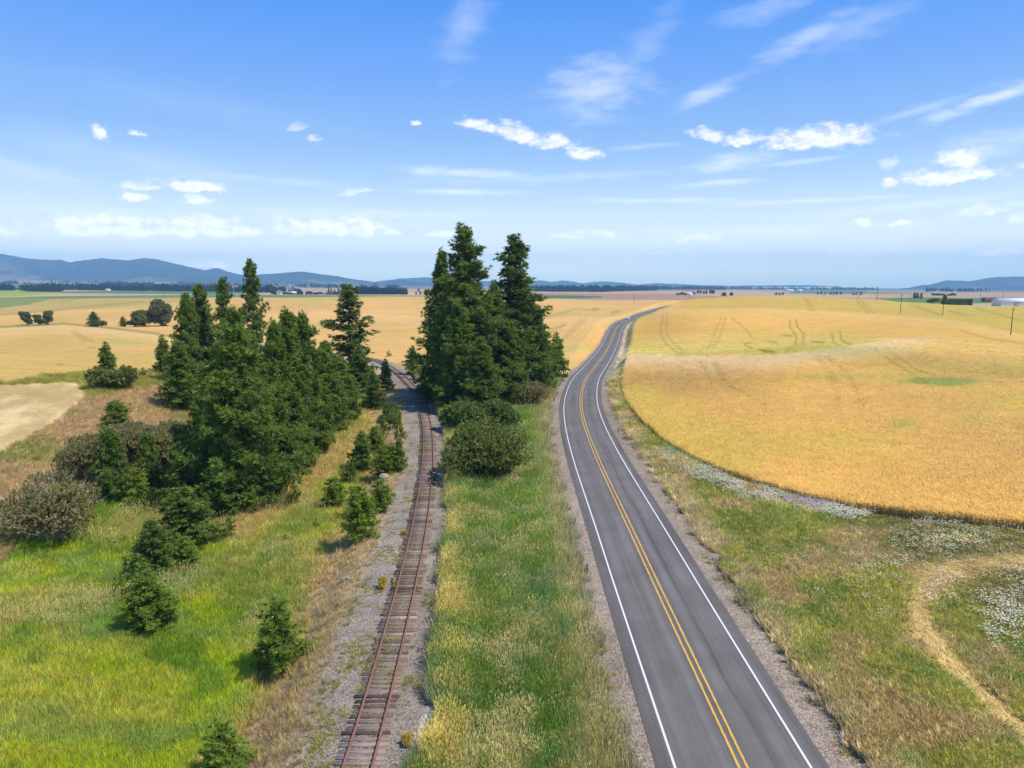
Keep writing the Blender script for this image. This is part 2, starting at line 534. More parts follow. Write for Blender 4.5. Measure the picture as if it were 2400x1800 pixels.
def plain(name, col, rough=.8, var=.15, scale=6.0, spec=.25, metal=0.0):
    m, T = new_mat(name)
    p = T.node('ShaderNodeTexCoord').outputs['Object']
    n = T.noise(p, scale, 4)
    f = T.maprange(n, .25, .75, 1 - var, 1 + var)
    c = T.mix(1.0, (*col, 1), T.node('ShaderNodeCombineColor', {0: f, 1: f, 2: f}).outputs[0], 'MULTIPLY')
    principled(T, c, rough, n, .2, .02, spec, metal)
    return m


def leaf_mat(name, dark, light, trans=.3, inst=False):
    """foliage: tone per clump, a little translucent"""
    m, T = new_mat(name)
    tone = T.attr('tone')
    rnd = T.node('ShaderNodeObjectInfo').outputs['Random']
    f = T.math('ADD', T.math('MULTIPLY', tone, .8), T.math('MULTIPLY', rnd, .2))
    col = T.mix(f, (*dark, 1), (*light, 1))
    d = T.node('ShaderNodeBsdfDiffuse', {'Color': col})
    t = T.node('ShaderNodeBsdfTranslucent', {'Color': T.mix(1.0, col, (1.25, 1.2, .55, 1), 'MULTIPLY')})
    g = T.node('ShaderNodeBsdfGlossy', {'Color': (.9, 1, .95, 1), 'Roughness': .45})
    mx = T.node('ShaderNodeMixShader', {0: trans, 1: d.outputs[0], 2: t.outputs[0]})
    mx2 = T.node('ShaderNodeMixShader', {0: .012, 1: mx.outputs[0], 2: g.outputs[0]})
    T.l.new(mx2.outputs[0], T.out.inputs[0])
    return m


def tuft_mat(name, trans=.5):
    """blades of scattered plants: colour of the plant comes from the instance"""
    m, T = new_mat(name)
    col = T.attr('tcol', 'INSTANCER', 'Color')
    tone = T.attr('tone')
    f = T.maprange(tone, 0, 1, .62, 1.36)
    col = T.mix(1.0, col, T.node('ShaderNodeCombineColor', {0: f, 1: f, 2: f}).outputs[0], 'MULTIPLY')
    d = T.node('ShaderNodeBsdfDiffuse', {'Color': col})
    t = T.node('ShaderNodeBsdfTranslucent', {'Color': col})
    mx = T.node('ShaderNodeMixShader', {0: trans, 1: d.outputs[0], 2: t.outputs[0]})
    T.l.new(mx.outputs[0], T.out.inputs[0])
    return m


M = {}
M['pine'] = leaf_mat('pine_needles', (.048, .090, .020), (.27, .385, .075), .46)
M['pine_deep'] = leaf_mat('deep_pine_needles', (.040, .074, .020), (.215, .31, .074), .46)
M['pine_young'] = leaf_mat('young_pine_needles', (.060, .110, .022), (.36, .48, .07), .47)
M['shrub'] = leaf_mat('shrub_leaves', (.09, .12, .03), (.32, .36, .10), .42)
M['thicket'] = leaf_mat('thicket_leaves', (.16, .145, .065), (.42, .37, .15), .4)
M['willow'] = leaf_mat('grey_green_leaves', (.11, .14, .07), (.28, .32, .16), .4)
M['aspen'] = leaf_mat('bright_leaves', (.07, .115, .026), (.25, .33, .08), .42)
M['gold_weed'] = leaf_mat('golden_weed', (.45, .36, .05), (.72, .56, .10), .4)
M['far_leaf'] = leaf_mat('far_tree_foliage', (.02, .036, .02), (.045, .066, .032), .1)
M['bark'] = plain('bark', (.16, .105, .075), .95, .4, 9)
M['grey_twig'] = plain('grey_twigs', (.42, .37, .33), .9, .3, 9)
M['pole_wood'] = plain('pole_wood', (.11, .075, .05), .9, .3, 5)
M['post_brown'] = plain('post_brown', (.10, .045, .025), .7, .25, 10)
M['reflector'] = plain('reflector_white', (.8, .8, .78), .4, .05)
M['insulator'] = plain('insulator', (.35, .38, .4), .3, .1)
M['white_metal'] = plain('white_metal', (.78, .78, .77), .5, .05, .6)
M['grey_metal'] = plain('grey_roof', (.62, .64, .67), .5, .06, .6)
M['white_paint'] = plain('white_car_paint', (.82, .82, .82), .25, .02, 2, .5)
M['glass'] = plain('dark_glass', (.03, .035, .04), .1, .05, 2, .6)
M['rubber'] = plain('rubber', (.02, .02, .02), .8, .1)
M['lamp'] = plain('tail_lamp', (.5, .02, .02), .3, .05)
M['chrome'] = plain('headlight_glass', (.7, .7, .72), .2, .05)
M['hay'] = plain('hay_brown', (.24, .12, .08), .95, .25, .5)
M['stone'] = plain('boulder_stone', (.34, .26, .24), .95, .25, 3)
M['deadwood'] = plain('dead_wood', (.3, .25, .21), .95, .35, 7)
M['rust'] = plain('rusty_steel', (.25, .125, .09), .75, .3, 4, .3, .2)


def asphalt():
    m, T = new_mat('asphalt')
    s, l = T.attr('lat'), T.attr('run')
    p = T.node('ShaderNodeTexCoord').outputs['Object']
    st = T.node('ShaderNodeCombineXYZ', {0: s, 1: T.math('MULTIPLY', l, .035)}).outputs[0]
    band = T.noise(st, 1.5, 5, .6)
    band2 = T.noise(T.node('ShaderNodeCombineXYZ', {0: s, 1: T.math('MULTIPLY', l, .012), 2: 3.3}).outputs[0], 3.6, 3, .6)
    fine = T.noise(p, 26, 3, .7)
    big = T.noise(p, .22, 4, .6)
    # wheel paths: paler, at +-0.95 m from each lane's middle
    la = T.math('ABSOLUTE', T.math('SUBTRACT', T.math('ABSOLUTE', s), 1.8))
    wp = T.maprange(T.math('ABSOLUTE', T.math('SUBTRACT', la, .85)), 0, .6, 1, 0, True)
    base = T.mix(T.maprange(band, .3, .7, 0, 1), (.102, .090, .081, 1), (.155, .139, .125, 1))
    base = T.mix(T.math('MULTIPLY', wp, .45), base, (.176, .160, .146, 1))
    k = T.math('ADD', T.math('ADD', T.maprange(fine, .2, .8, .80, 1.2), T.maprange(big, .3, .7, -.14, .14)), T.maprange(band2, .3, .7, -.1, .08))
    edge = T.maprange(T.math('ABSOLUTE', s), 3.7, 4.6, 1.0, .84)
    k = T.math('MULTIPLY', k, edge)
    base = T.mix(1.0, base, T.node('ShaderNodeCombineColor', {0: k, 1: k, 2: k}).outputs[0], 'MULTIPLY')
    # sealed cracks running along the lanes
    w = T.noise(T.node('ShaderNodeCombineXYZ', {0: 0.0, 1: T.math('MULTIPLY', l, .05)}).outputs[0], 1.0, 3)
    dc = T.math('ABSOLUTE', T.math('SUBTRACT', T.math('SUBTRACT', s, 1.0), T.math('MULTIPLY', w, 1.2)))
    cr = T.math('MULTIPLY', T.maprange(dc, .02, .16, .6, 0, True), T.maprange(band2, .34, .5, 0, 1))
    base = T.mix(cr, base, (.06, .055, .062, 1))
    principled(T, base, .88, fine, .25, .01)
    return m


def paint(name, col):
    m, T = new_mat(name)
    p = T.node('ShaderNodeTexCoord').outputs['Object']
    n = T.noise(p, 9, 5, .7)
    n2 = T.noise(p, 1.2, 3, .6)
    f = T.math('MULTIPLY', T.maprange(n, .58, .75, 0, .55), T.maprange(n2, .35, .65, .3, 1))
    c = T.mix(f, (*col, 1), (.17, .155, .16, 1))
    principled(T, c, .7)
    return m


def tie_mat():
    m, T = new_mat('weathered_tie')
    p = T.node('ShaderNodeTexCoord').outputs['Object']
    st = T.node('ShaderNodeMapping', {'Vector': p, 'Scale': (1.2, 14, 6)}).outputs[0]
    n = T.noise(st, 2.2, 5, .65)
    a = T.attr('tone')
    c = T.mix(a, (.095, .062, .05, 1), (.40, .31, .255, 1))
    k = T.maprange(n, .3, .7, .6, 1.3)
    c = T.mix(1.0, c, T.node('ShaderNodeCombineColor', {0: k, 1: k, 2: k}).outputs[0], 'MULTIPLY')
    principled(T, c, .95, n, .6, .02)
    return m


def ground_mat():
    m, T = new_mat('ground_cover')
    p = T.geo('Position')
    col = T.attr('gcol', out='Color')
    grav = T.attr('grav')
    far = T.attr('far')
    n1 = T.noise(p, 3.1, 5, .7)
    n2 = T.noise(p, .45, 5, .65)
    st = T.node('ShaderNodeMapping', {'Vector': p, 'Scale': (.06, .22, .1)}).outputs[0]
    n3 = T.noise(st, 1.0, 6, .68)
    n4 = T.noise(T.node('ShaderNodeMapping', {'Vector': p, 'Scale': (.5, 1.6, .5)}).outputs[0], 1.0, 5, .7)
    k = T.math('ADD', T.maprange(n1, .2, .8, -.24, .24), T.maprange(n2, .25, .75, .86, 1.14))
    k = T.math('ADD', k, T.maprange(n3, .3, .7, -.10, .10))
    k = T.math('ADD', k, T.maprange(n4, .25, .75, -.14, .14))
    # loose stones
    vo = T.node('ShaderNodeTexVoronoi', {'Vector': p, 'Scale': 11.0, 'Randomness': 1.0})
    sv = T.node('ShaderNodeSeparateColor', {0: vo.outputs['Color']}).outputs[0]
    kg = T.maprange(sv, 0, 1, .55, 1.5)
    k = T.math('ADD', T.math('MULTIPLY', k, T.math('SUBTRACT', 1.0, grav)), T.math('MULTIPLY', T.math('MULTIPLY', kg, T.maprange(n2, .3, .7, .8, 1.2)), grav))
    c = T.mix(1.0, col, T.node('ShaderNodeCombineColor', {0: k, 1: k, 2: k}).outputs[0], 'MULTIPLY')
    hgt = T.math('ADD', n1, T.math('MULTIPLY', vo.outputs['Distance'], grav))
    principled(T, c, .95, hgt, .5, .12, .1)
    return m


M['asphalt'] = asphalt()
M['white_line'] = paint('white_line_paint', (.64, .64, .62))
M['yellow_line'] = paint('yellow_line_paint', (.62, .36, .06))
M['tie'] = tie_mat()
M['ground'] = ground_mat()
M['tuft'] = tuft_mat('grass_blades')
M['wheat'] = tuft_mat('wheat_blades', .42)
M['petal'] = tuft_mat('petals', .25)

# ------------------------------------------------------------------ what grows where (colours of the ground cover)
Z3 = lambda q: [(1200 + x / 3.687, 560 + y / 3.687) for x, y in q]
Z4 = lambda q: [(1800 + x / 3.687, 560 + y / 3.687) for x, y in q]
Z1 = lambda q: [(x / 3.687, 560 + y / 3.687) for x, y in q]
FIELD_R = [(1502, 744), (1486, 760), (1478, 790), (1474, 830), (1466, 870), (1460, 900), (1468, 940), (1500, 985), (1560, 1040), (1640, 1088), (1750, 1132), (1880, 1170),
           (2000, 1196), (2150, 1216), (2400, 1242), (3500, 1400), (9000, 1700), (9000, 640), (1640, 640), (1606, 706), (1585, 722), (1545, 733)]
HILL = [(-6000, 3200), (-300, 1560), (-60, 1380), (30, 1300), (90, 1235), (180, 1150), (260, 1060), (400, 1010), (490, 960), (480, 885), (330, 900), (215, 920), (190, 935), (120, 975), (0, 1045), (-6000, 1900)]
MOWN = [(-6000, 905), (0, 903), (185, 896), (203, 930), (130, 990), (0, 1060), (-6000, 2000)]
RIM = [(-6000, 880), (0, 898), (190, 872), (480, 868), (480, 905), (330, 912), (200, 940), (185, 896), (0, 903), (-6000, 905)]
TRAM = [Z4([(188, 710), (195, 770), (245, 840), (240, 900), (190, 980), (150, 1020)]), Z4([(240, 700), (255, 760), (310, 820), (300, 910), (250, 990), (230, 1010)]),
        Z4([(555, 810), (560, 880), (610, 930), (660, 945)]), Z4([(625, 800), (630, 870), (690, 910), (730, 920)])]
TRAM_SOFT = [Z4([(920, 960), (1000, 1050), (1150, 1150), (1300, 1250)]), Z4([(1020, 950), (1080, 1030), (1200, 1110), (1300, 1180), (1430, 1220)]),
             Z4([(420, 1060), (520, 1180), (570, 1280), (600, 1400), (605, 1560)]), Z4([(510, 1050), (650, 1180), (730, 1280), (800, 1420), (810, 1540)]),
             Z3([(1310, 650), (1285, 760), (1290, 850), (1350, 920), (1440, 1000), (1440, 1030)]), Z3([(1345, 650), (1330, 790), (1360, 860), (1440, 940), (1500, 990), (1500, 1030)]),
             Z3([(1810, 680), (1760, 790), (1690, 950)]), Z3([(1850, 680), (1800, 830), (1740, 950)]), Z3([(1620, 1095), (1680, 1160), (1740, 1300)]),
             Z3([(1760, 1110), (1810, 1200), (1870, 1310), (2000, 1370), (2200, 1490)]), Z3([(1900, 680), (2040, 800), (2080, 860)]),
             Z3([(600, 690), (410, 890)]), Z3([(630, 700), (440, 890)]), Z1([(620, 800), (740, 885)]), Z1([(650, 800), (800, 890)]),
             Z4([(310, 510), (370, 620)]), Z4([(340, 520), (405, 620)]), Z4([(760, 530), (870, 640)]), Z4([(800, 530), (910, 640)]), Z4([(1270, 570), (1500, 660)]), Z4([(1230, 570), (1460, 650)]),
             Z4([(1560, 620), (1700, 660), (1780, 660)]), Z4([(1800, 600), (2000, 650), (2212, 720)]), Z1([(440, 540), (480, 515), (560, 508)]), Z1([(520, 540), (560, 518), (640, 508)]),
             Z1([(600, 540), (640, 518), (720, 505)]), Z1([(0, 660), (500, 610), (1240, 540)]), Z4([(1660, 790), (1900, 860), (2212, 900)]), Z3([(720, 620), (560, 600), (300, 680)])]
LODGED = [Z3([(2010, 905), (2050, 940), (2130, 980), (2212, 1015)]), Z4([(0, 985), (60, 1030)]), Z4([(390, 888), (480, 895)]), Z4([(0, 885), (70, 895)]), Z4([(120, 830), (210, 840)]),
          Z3([(2010, 915), (2060, 890)]), Z3([(330, 775), (390, 770), (460, 740)]), Z3([(700, 608), (750, 602)]), Z3([(860, 640), (920, 625)]), Z3([(340, 805), (380, 800)]), Z1([(490, 1085), (545, 1085)]), Z1([(770, 938), (820, 942)])]
STRAW = [(2700, 1350), (2400, 1345), (2250, 1343), (2185, 1368), (2152, 1420), (2165, 1475), (2200, 1535), (2250, 1592), (2320, 1660), (2410, 1745), (2560, 1890)]
STRAW_W = np.array([on_plane(a, b, .5)[:2] for a, b in STRAW])
DRYPATH = [(935, 905), (905, 950), (870, 1000), (840, 1040), (770, 1080), (700, 1130), (640, 1190), (560, 1235)]

C = lambda *a: np.array(a, float)
WHEAT, WHEAT_L = C(.57, .325, .075), C(.56, .335, .105)
palette = [C(.40, .25, .13), C(.46, .30, .16), C(.34, .20, .12), C(.13, .19, .07), C(.5, .34, .16), C(.20, .22, .09), C(.42, .28, .17), C(.10, .17, .06), C(.36, .27, .13)]


def cover(x, y, z=None):
    """colour of the ground cover and masks, all evaluated at world points"""
    x = np.asarray(x, float); y = np.asarray(y, float)
    if z is None:
        z = TZ(x, y)
    px, py, zc = project(x, y, z)
    front = y > 6
    px = np.where(front, px, np.where(x > 0, 5000, -5000)); py = np.where(front, py, 2400)
    sr, sl = s_road(x, y), s_rail(x, y)
    n1 = fbm(x / 9, y / 9, 11, 4); n2 = fbm(x / 2.2, y / 2.2, 21, 3); n3 = fbm(x / 40, y / 40, 31, 4); n4 = fbm(x / 1.1, y / 1.1, 41, 2)
    N = len(x)
    c = np.zeros((N, 3))
    mk = {k: np.zeros(N) for k in ('wheat', 'meadow', 'median', 'verge', 'hill', 'mown', 'grav', 'dry', 'straw')}

    def lay(col, w):
        nonlocal c
        w = np.clip(w, 0, 1)[:, None]
        c = c * (1 - w) + np.asarray(col) * w
    jx, jy = px + (n2 - .5) * 16, py + (n4 - .5) * 10
    # --- base: wheat everywhere beyond, green meadow near
    far_w = (py < 905 + (n1 - .5) * 8)
    lay(WHEAT_L * (0.86 + .28 * n3)[:, None], np.ones(N))
    lay(C(.42, .31, .07), .55 * sm(.55, .72, fbm(x / 60, y / 90, 51, 3)))
    meadow = (~far_w) & (sl < 0)
    g = C(.275, .325, .024) * (0.75 + .5 * n1)[:, None]
    g = g + (C(.30, .30, .05) - g) * (sm(.42, .66, n2) * .6)[:, None]
    g = g + (C(.12, .20, .03) - g) * (sm(.47, .62, fbm(x / 5, y / 5, 61, 4)) * .8)[:, None]
    g = g + (C(.17, .24, .08) - g) * (sm(.5, .66, fbm(x / 8 + 7, y / 4, 65, 4)) * .7)[:, None]
    g = g + (C(.36, .33, .09) - g) * (sm(.56, .68, fbm(x / 4 + 2, y / 6 + 9, 67, 4)) * .45)[:, None]
    dryf = sm(.55, .72, fbm(x / 7 + 3, y / 11, 71, 4)) * .8
    g = g + (C(.42, .32, .13) - g) * (dryf * .5)[:, None]
    lay(g, meadow.astype(float)); mk['meadow'] = meadow * 1.0
    dg = inpoly(jx, jy, [(430, 1330), (560, 1230), (760, 1090), (880, 1040), (900, 1130), (820, 1290), (740, 1400), (640, 1470), (520, 1420)]) * meadow * sm(.3, .55, n1 * .6 + n2 * .4)
    lay(C(.30, .28, .09), dg * .6); mk['dry'] = np.maximum(mk['dry'], dg * .2)
    # under the grove: litter and thin dry grass
    lit = inpoly(jx, jy, [(400, 1230), (520, 1270), (700, 1180), (790, 1090), (880, 1000), (930, 900), (960, 850), (480, 850), (330, 980), (250, 1060), (330, 1190)])
    litw = lit * (.5 + .5 * n1)
    lay(C(.24, .19, .08), litw * .75); mk['dry'] = np.maximum(mk['dry'], lit * .5)
    dp = dline(px, py, DRYPATH)
    w = sm(48, 12, dp + (n1 - .5) * 50) * (sl < -5)
    lay(C(.52, .40, .17), w * .85); mk['dry'] = np.maximum(mk['dry'], w)
    # left slope
    hl = inpoly(jx, jy, HILL) * 1.0
    h = C(.41, .275, .125) + (C(.52, .38, .19) - C(.41, .275, .125)) * n2[:, None]
    h = h + (C(.29, .27, .07) - h) * (sm(.46, .64, n1) * .85)[:, None]
    lay(h, hl); mk['hill'] = hl; mk['meadow'] *= 1 - hl
    rim = inpoly(jx, jy, RIM) * 1.0
    lay(C(.33, .29, .065) * (.8 + .4 * n2)[:, None], rim); mk['hill'] = np.maximum(mk['hill'], rim); mk['meadow'] *= 1 - rim
    mo = inpoly(px + (n2 - .5) * 6, py + (n4 - .5) * 4, MOWN) * 1.0
    st = fbm(x / 3 + y / 9, y / 14 - x / 12, 81, 4)
    mc = C(.42, .30, .125) + (C(.60, .44, .21) - C(.42, .30, .125)) * sm(.35, .6, st)[:, None]
    mc = mc + (C(.29, .25, .06) - mc) * (sm(.54, .70, n1) * .4)[:, None]
    lay(mc, mo); mk['mown'] = mo; mk['meadow'] *= 1 - mo; mk['hill'] *= 1 - mo
    # --- between railway and road
    med = (sl > 0) & (sr < 0) & (y < 205)
    g = C(.16, .215, .034) * (.65 + .7 * n1)[:, None]
    g = g + (C(.11, .175, .034) - g) * (sm(.42, .62, fbm(x / 2.2, y / 3.2, 91, 5)) * .7)[:, None]
    g = g + (C(.15, .20, .085) - g) * (sm(.52, .64, fbm(x / 2.6 + 4, y / 5, 93, 4)) * .6)[:, None]
    g = g + (C(.26, .24, .05) - g) * (sm(.50, .62, fbm(x / 1.3 + 4, y / 1.9, 97, 4)) * .6)[:, None]
    g = g + (C(.38, .29, .10) - g) * (sm(.58, .75, fbm(x / 3 + 9, y / 5, 95, 4)) * .35)[:, None]
    gold = sm(4.8, 3.0, sl + (n2 - .5) * 4.2) * sm(.44, .64, fbm(x / 2.5, y / 4, 98, 4)) * .75
    g = g + (C(.40, .335, .10) - g) * gold[:, None]
    dr = sm(-9.6, -7.4, sr + (n2 - .5) * 3.2) * .9
    g = g + (C(.36, .29, .13) - g) * dr[:, None]
    lay(g, med * 1.0); mk['median'] = med * 1.0; mk['meadow'] *= 1 - med
    mk['dry'] = np.maximum(mk['dry'], med * np.maximum(gold, dr))
    # --- right of the road
    fld = inpoly(px + (n2 - .5) * 5, py + (n4 - .5) * 4, FIELD_R) & (sr > 0)
    ver = (sr > 0) & (~fld) & (py > 735)
    g = C(.34, .31, .07) * (.7 + .6 * n1)[:, None]
    g = g + (C(.19, .23, .045) - g) * (sm(.45, .62, fbm(x / 2.4, y / 3.2, 101, 5)) * .75)[:, None]
    g = g + (C(.48, .33, .17) - g) * (sm(.53, .64, fbm(x / 3.2 + 5, y / 4.5, 111, 4)) * .75)[:, None]
    g = g + (C(.19, .14, .08) - g) * (sm(21, 27, sr + (n1 - .5) * 6) * .55)[:, None]
    dr = sm(10.6, 7.8, sr + (n1 - .5) * 4) * sm(.36, .48, fbm(x / 2.6, y / 4.0, 121, 4))
    g = g + (C(.70, .53, .28) - g) * (dr * .95)[:, None]
    lay(g, ver * 1.0); mk['verge'] = ver * 1.0
    mk['dry'] = np.maximum(mk['dry'], ver * dr)
    # --- the ripe field on the right
    wh = WHEAT * (.84 + .32 * n3)[:, None]
    wh = wh + (C(.53, .345, .06) - wh) * (sm(.45, .7, fbm(x / 24, y / 34, 131, 4)) * .5)[:, None]
    dD = py - np.interp(px, [1400, 1471, 1607, 1800, 1963, 2044, 2180, 2300], [828, 834, 842, 843, 820, 804, 785, 775])
    wh = wh + (C(.62, .40, .18) - wh) * (sm(-1.5, 1.5, dD) * sm(60, 5, dD) * sm(2260, 2060, px) * .6)[:, None]
    wh = wh + (C(.535, .355, .068) - wh) * (sm(1.5, -1.5, dD) * sm(-80, -20, dD) * sm(2080, 1940, px) * (.35 + .5 * n1))[:, None]
    dB = py - np.interp(px, [1560, 1593, 1800, 2044, 2250, 2400, 3000], [727, 724, 723, 736, 752, 785, 830])
    wh = wh + (C(.62, .39, .14) - wh) * (sm(-.8, .8, dB) * sm(26, 3, dB) * .55)[:, None]
    wh = wh + (C(.44, .33, .06) - wh) * (sm(.8, -.8, dB) * (.45 + .5 * sm(1900, 2300, px)) * (.6 + .5 * n1))[:, None]
    sw = np.zeros(N)
    for (cx, cy_, rx, ry, s) in [(1940, 808, 170, 34, .75), (1700, 826, 200, 10, .5), (2190, 903, 110, 11, 1.0), (1960, 895, 130, 9, .5), (2330, 870, 200, 14, .5), (2120, 1010, 40, 16, .7),
                                 (2300, 740, 240, 26, .75), (1900, 706, 330, 14, .55), (1750, 715, 100, 8, .5), (2280, 1000, 60, 20, .3), (1500, 815, 50, 22, .6)]:
        sw = np.maximum(sw, s * np.exp(-(((px - cx) / rx) ** 2 + ((py - cy_) / ry) ** 2)))
    wh = wh + (C(.43, .315, .055) - wh) * (np.clip(sw * (.45 + .9 * n1), 0, 1) * .75)[:, None]
    gp = np.exp(-(((px - 2215) / 60) ** 2 + ((py - 906) / 7) ** 2))
    wh = wh + (C(.13, .2, .04) - wh) * np.clip(gp, 0, .28)[:, None]
    nw = sm(340, 260, np.hypot(x, y))[:, None]
    wh = wh * (1 - nw + nw * C(.98, 1.145, 1.72))
    lay(wh, fld * 1.0); mk['wheat'] = fld * 1.0
    # left field: greener sweeps
    lf = (far_w & (~fld) & (sr < 0)) * 1.0
    sw = np.zeros(N)
    for (cx, cy_, rx, ry, s) in [(300, 800, 90, 9, .9), (230, 712, 220, 9, .55), (1120, 730, 90, 14, .5), (720, 712, 60, 8, .5), (1350, 815, 30, 10, .9), (100, 770, 60, 8, .6), (1340, 735, 90, 6, .4), (60, 768, 50, 4, 1)]:
        sw = np.maximum(sw, s * np.exp(-(((px - cx) / rx) ** 2 + ((py - cy_) / ry) ** 2)))
    lay(C(.33, .32, .07), lf * np.clip(sw * (.5 + n1), 0, 1) * .8)
    lF = py - np.interp(px, [-800, 0, 150, 245, 350, 450, 520], [775, 769, 761, 770, 782, 800, 815])
    lw = lf * sm(520, 380, px)
    lay(C(.60, .385, .15), lw * sm(-.8, .8, lF) * sm(30, 3, lF) * .7)
    lay(C(.22, .20, .05), lw * sm(.8, -.8, lF) * sm(-9, -2, lF) * .8)
    lay(C(.36, .27, .08), lw * sm(.5, -2, py - np.interp(px, [0, 250, 450, 620], [740, 722, 708, 700])) * .6)
    lG = py - np.interp(px, [560, 640, 800, 1000, 1150, 1250, 1340, 1440, 1500], [742, 736, 726, 742, 760, 750, 743, 741, 735])
    lay(C(.62, .39, .15), lf * (px > 560) * sm(-1, 1, lG) * sm(30, 3, lG) * .5)
    # tramlines and flattened corn
    fl = np.maximum(fld, lf)
    tr = np.zeros(N)
    mk['tram'] = tr
    near = (py < 990) & (py > 690)
    if near.any():
        qx, qy = px[near] + (n2[near] - .5) * 2, py[near] + (n4[near] - .5) * 1.5
        t = np.zeros(near.sum()); t2 = t.copy()
        for q in TRAM: t = np.maximum(t, np.exp(-(dline(qx, qy, q) / 2.3) ** 2))
        for q in TRAM_SOFT: t = np.maximum(t, .62 * np.exp(-(dline(qx, qy, q) / 2.2) ** 2))
        for q in LODGED: t2 = np.maximum(t2, np.exp(-(dline(qx, qy, q) / 2.4) ** 2))
        tr[near] = t
        lay(C(.17, .16, .03), np.clip(fl * tr, 0, 1) * .62)
        tt = np.zeros(N); tt[near] = t2
        lay(C(.20, .13, .03), fl * tt * .55)
    # --- far country
    dist = np.hypot(x, y)
    fw = sm(0, 1, (py < 703) & (dist > 1000) & ~(fld & (dist < 1000)))
    # fields: jittered cells
    cxs, cys = x / 620 + .25 * fbm(x / 900, y / 900, 141, 2), y / 900 + .3 * fbm(x / 800, y / 800, 151, 2)
    ci, cj = np.floor(cxs).astype(np.int64), np.floor(cys).astype(np.int64)
    pick = (_h(ci, cj, 5) * 8.999).astype(int)
    fc = np.array(palette)[pick]
    fc = fc * (.85 + .3 * fbm(x / 120, y / 120, 161, 3))[:, None]
    lay(fc, fw)
    for poly, cc in [([(-900, 681), (-900, 694), (40, 694), (142, 688), (142, 683), (60, 680)], C(.24, .33, .03)),
                     ([(-900, 696), (-900, 723), (0, 722), (60, 715), (108, 705), (120, 699), (30, 697)], C(.17, .22, .055)),
                     ([(-900, 665), (-900, 680), (60, 679), (150, 672), (60, 664)], C(.12, .17, .06)),
                     ([(1235, 693), (1300, 692), (1410, 694), (1412, 697), (1350, 700), (1235, 699)], C(.055, .13, .04)),
                     ([(620, 668), (690, 668), (690, 676), (620, 680)], C(.13, .2, .08)),
                     ([(2050, 699), (2160, 697), (2420, 701), (2420, 710), (2200, 712), (2100, 707)], C(.075, .16, .035)),
                     ([(1850, 681), (2030, 681), (2030, 688), (1850, 688)], C(.10, .18, .06)),
                     ([(1380, 684), (1600, 681), (1600, 689), (1400, 689)], C(.44, .29, .15)),
                     ([(1700, 675), (2400, 680), (2400, 682), (1700, 678)], C(.10, .16, .07)),
                     ([(2250, 715), (2420, 719), (2420, 712), (2260, 711)], C(.36, .31, .25)),
                     ([(2080, 690), (2200, 688), (2420, 690), (2420, 699), (2100, 696)], C(.40, .26, .15))]:
        lay(cc, inpoly(px, py + (n1 - .5) * 2, poly) * (dist > 560) * .92)
    # --- gravel: ballast and shoulders, and the beaten strip left of the ballast
    wl = sm(296, 285, y)
    dl = sm(-11.5, -7.0, sl + (n2 - .5) * 3.5) * (sl < 0) * wl * (dist < 260)
    lay(C(.40, .29, .16) * (.8 + .4 * n2)[:, None], dl * .95); mk['dry'] = np.maximum(mk['dry'], dl * .9); mk['meadow'] = mk['meadow'] * (1 - .9 * dl)
    bal = sm(-4.6, -3.0, sl + (n1 - .5) * 2.4) * sm(3.5, 2.7, sl + (n2 - .5) * 1.5) * wl
    gc = C(.255, .215, .172) * (.75 + .5 * n1)[:, None]
    gc = gc + (C(.205, .16, .125) - gc) * (sm(.5, .7, n3) * .5)[:, None]
    lay(gc, bal); mk['grav'] = np.maximum(mk['grav'], bal)
    wp = sm(.4, .6, np.exp(-(((x + 4.75) / .75) ** 2 + ((y - 37.3) / 3.0) ** 2)) + (n2 - .5) * .8)
    lay(C(.52, .46, .39), wp * .9); mk['grav'] = np.maximum(mk['grav'], wp)
    asr = np.abs(sr)
    wide = 6.35 + .4 * (sr > 0) - 1.0 * sm(180, 300, y)
    sh = sm(wide + .7, wide - .5, asr + (n2 - .5) * 1.5) * (y < 900)
    lay(C(.262, .208, .155) * (.74 + .52 * n1)[:, None], sh); mk['grav'] = np.maximum(mk['grav'], sh)
    for k in ('meadow', 'median', 'verge', 'hill'):
        mk[k] = mk[k] * (1 - np.clip(mk['grav'], 0, 1))
    sd = np.full(N, 1e9)
    nr = (sr > 8) & (y < 140) & (y > 0)
    if nr.any():
        sd[nr] = dline(x[nr], y[nr], [tuple(q) for q in STRAW_W])
    sw = sm(1.2, .75, sd + (n2 - .5) * .8)
    lay(C(.60, .42, .18) * (.7 + .7 * n4)[:, None], sw * .95); mk['straw'] = sw; mk['dry'] = mk['dry'] * (1 - sw)
    mk['px'], mk['py'], mk['sr'], mk['sl'], mk['dist'], mk['n1'], mk['n2'] = px, py, sr, sl, dist, n1, n2
    return np.clip(c, 0, 1), mk


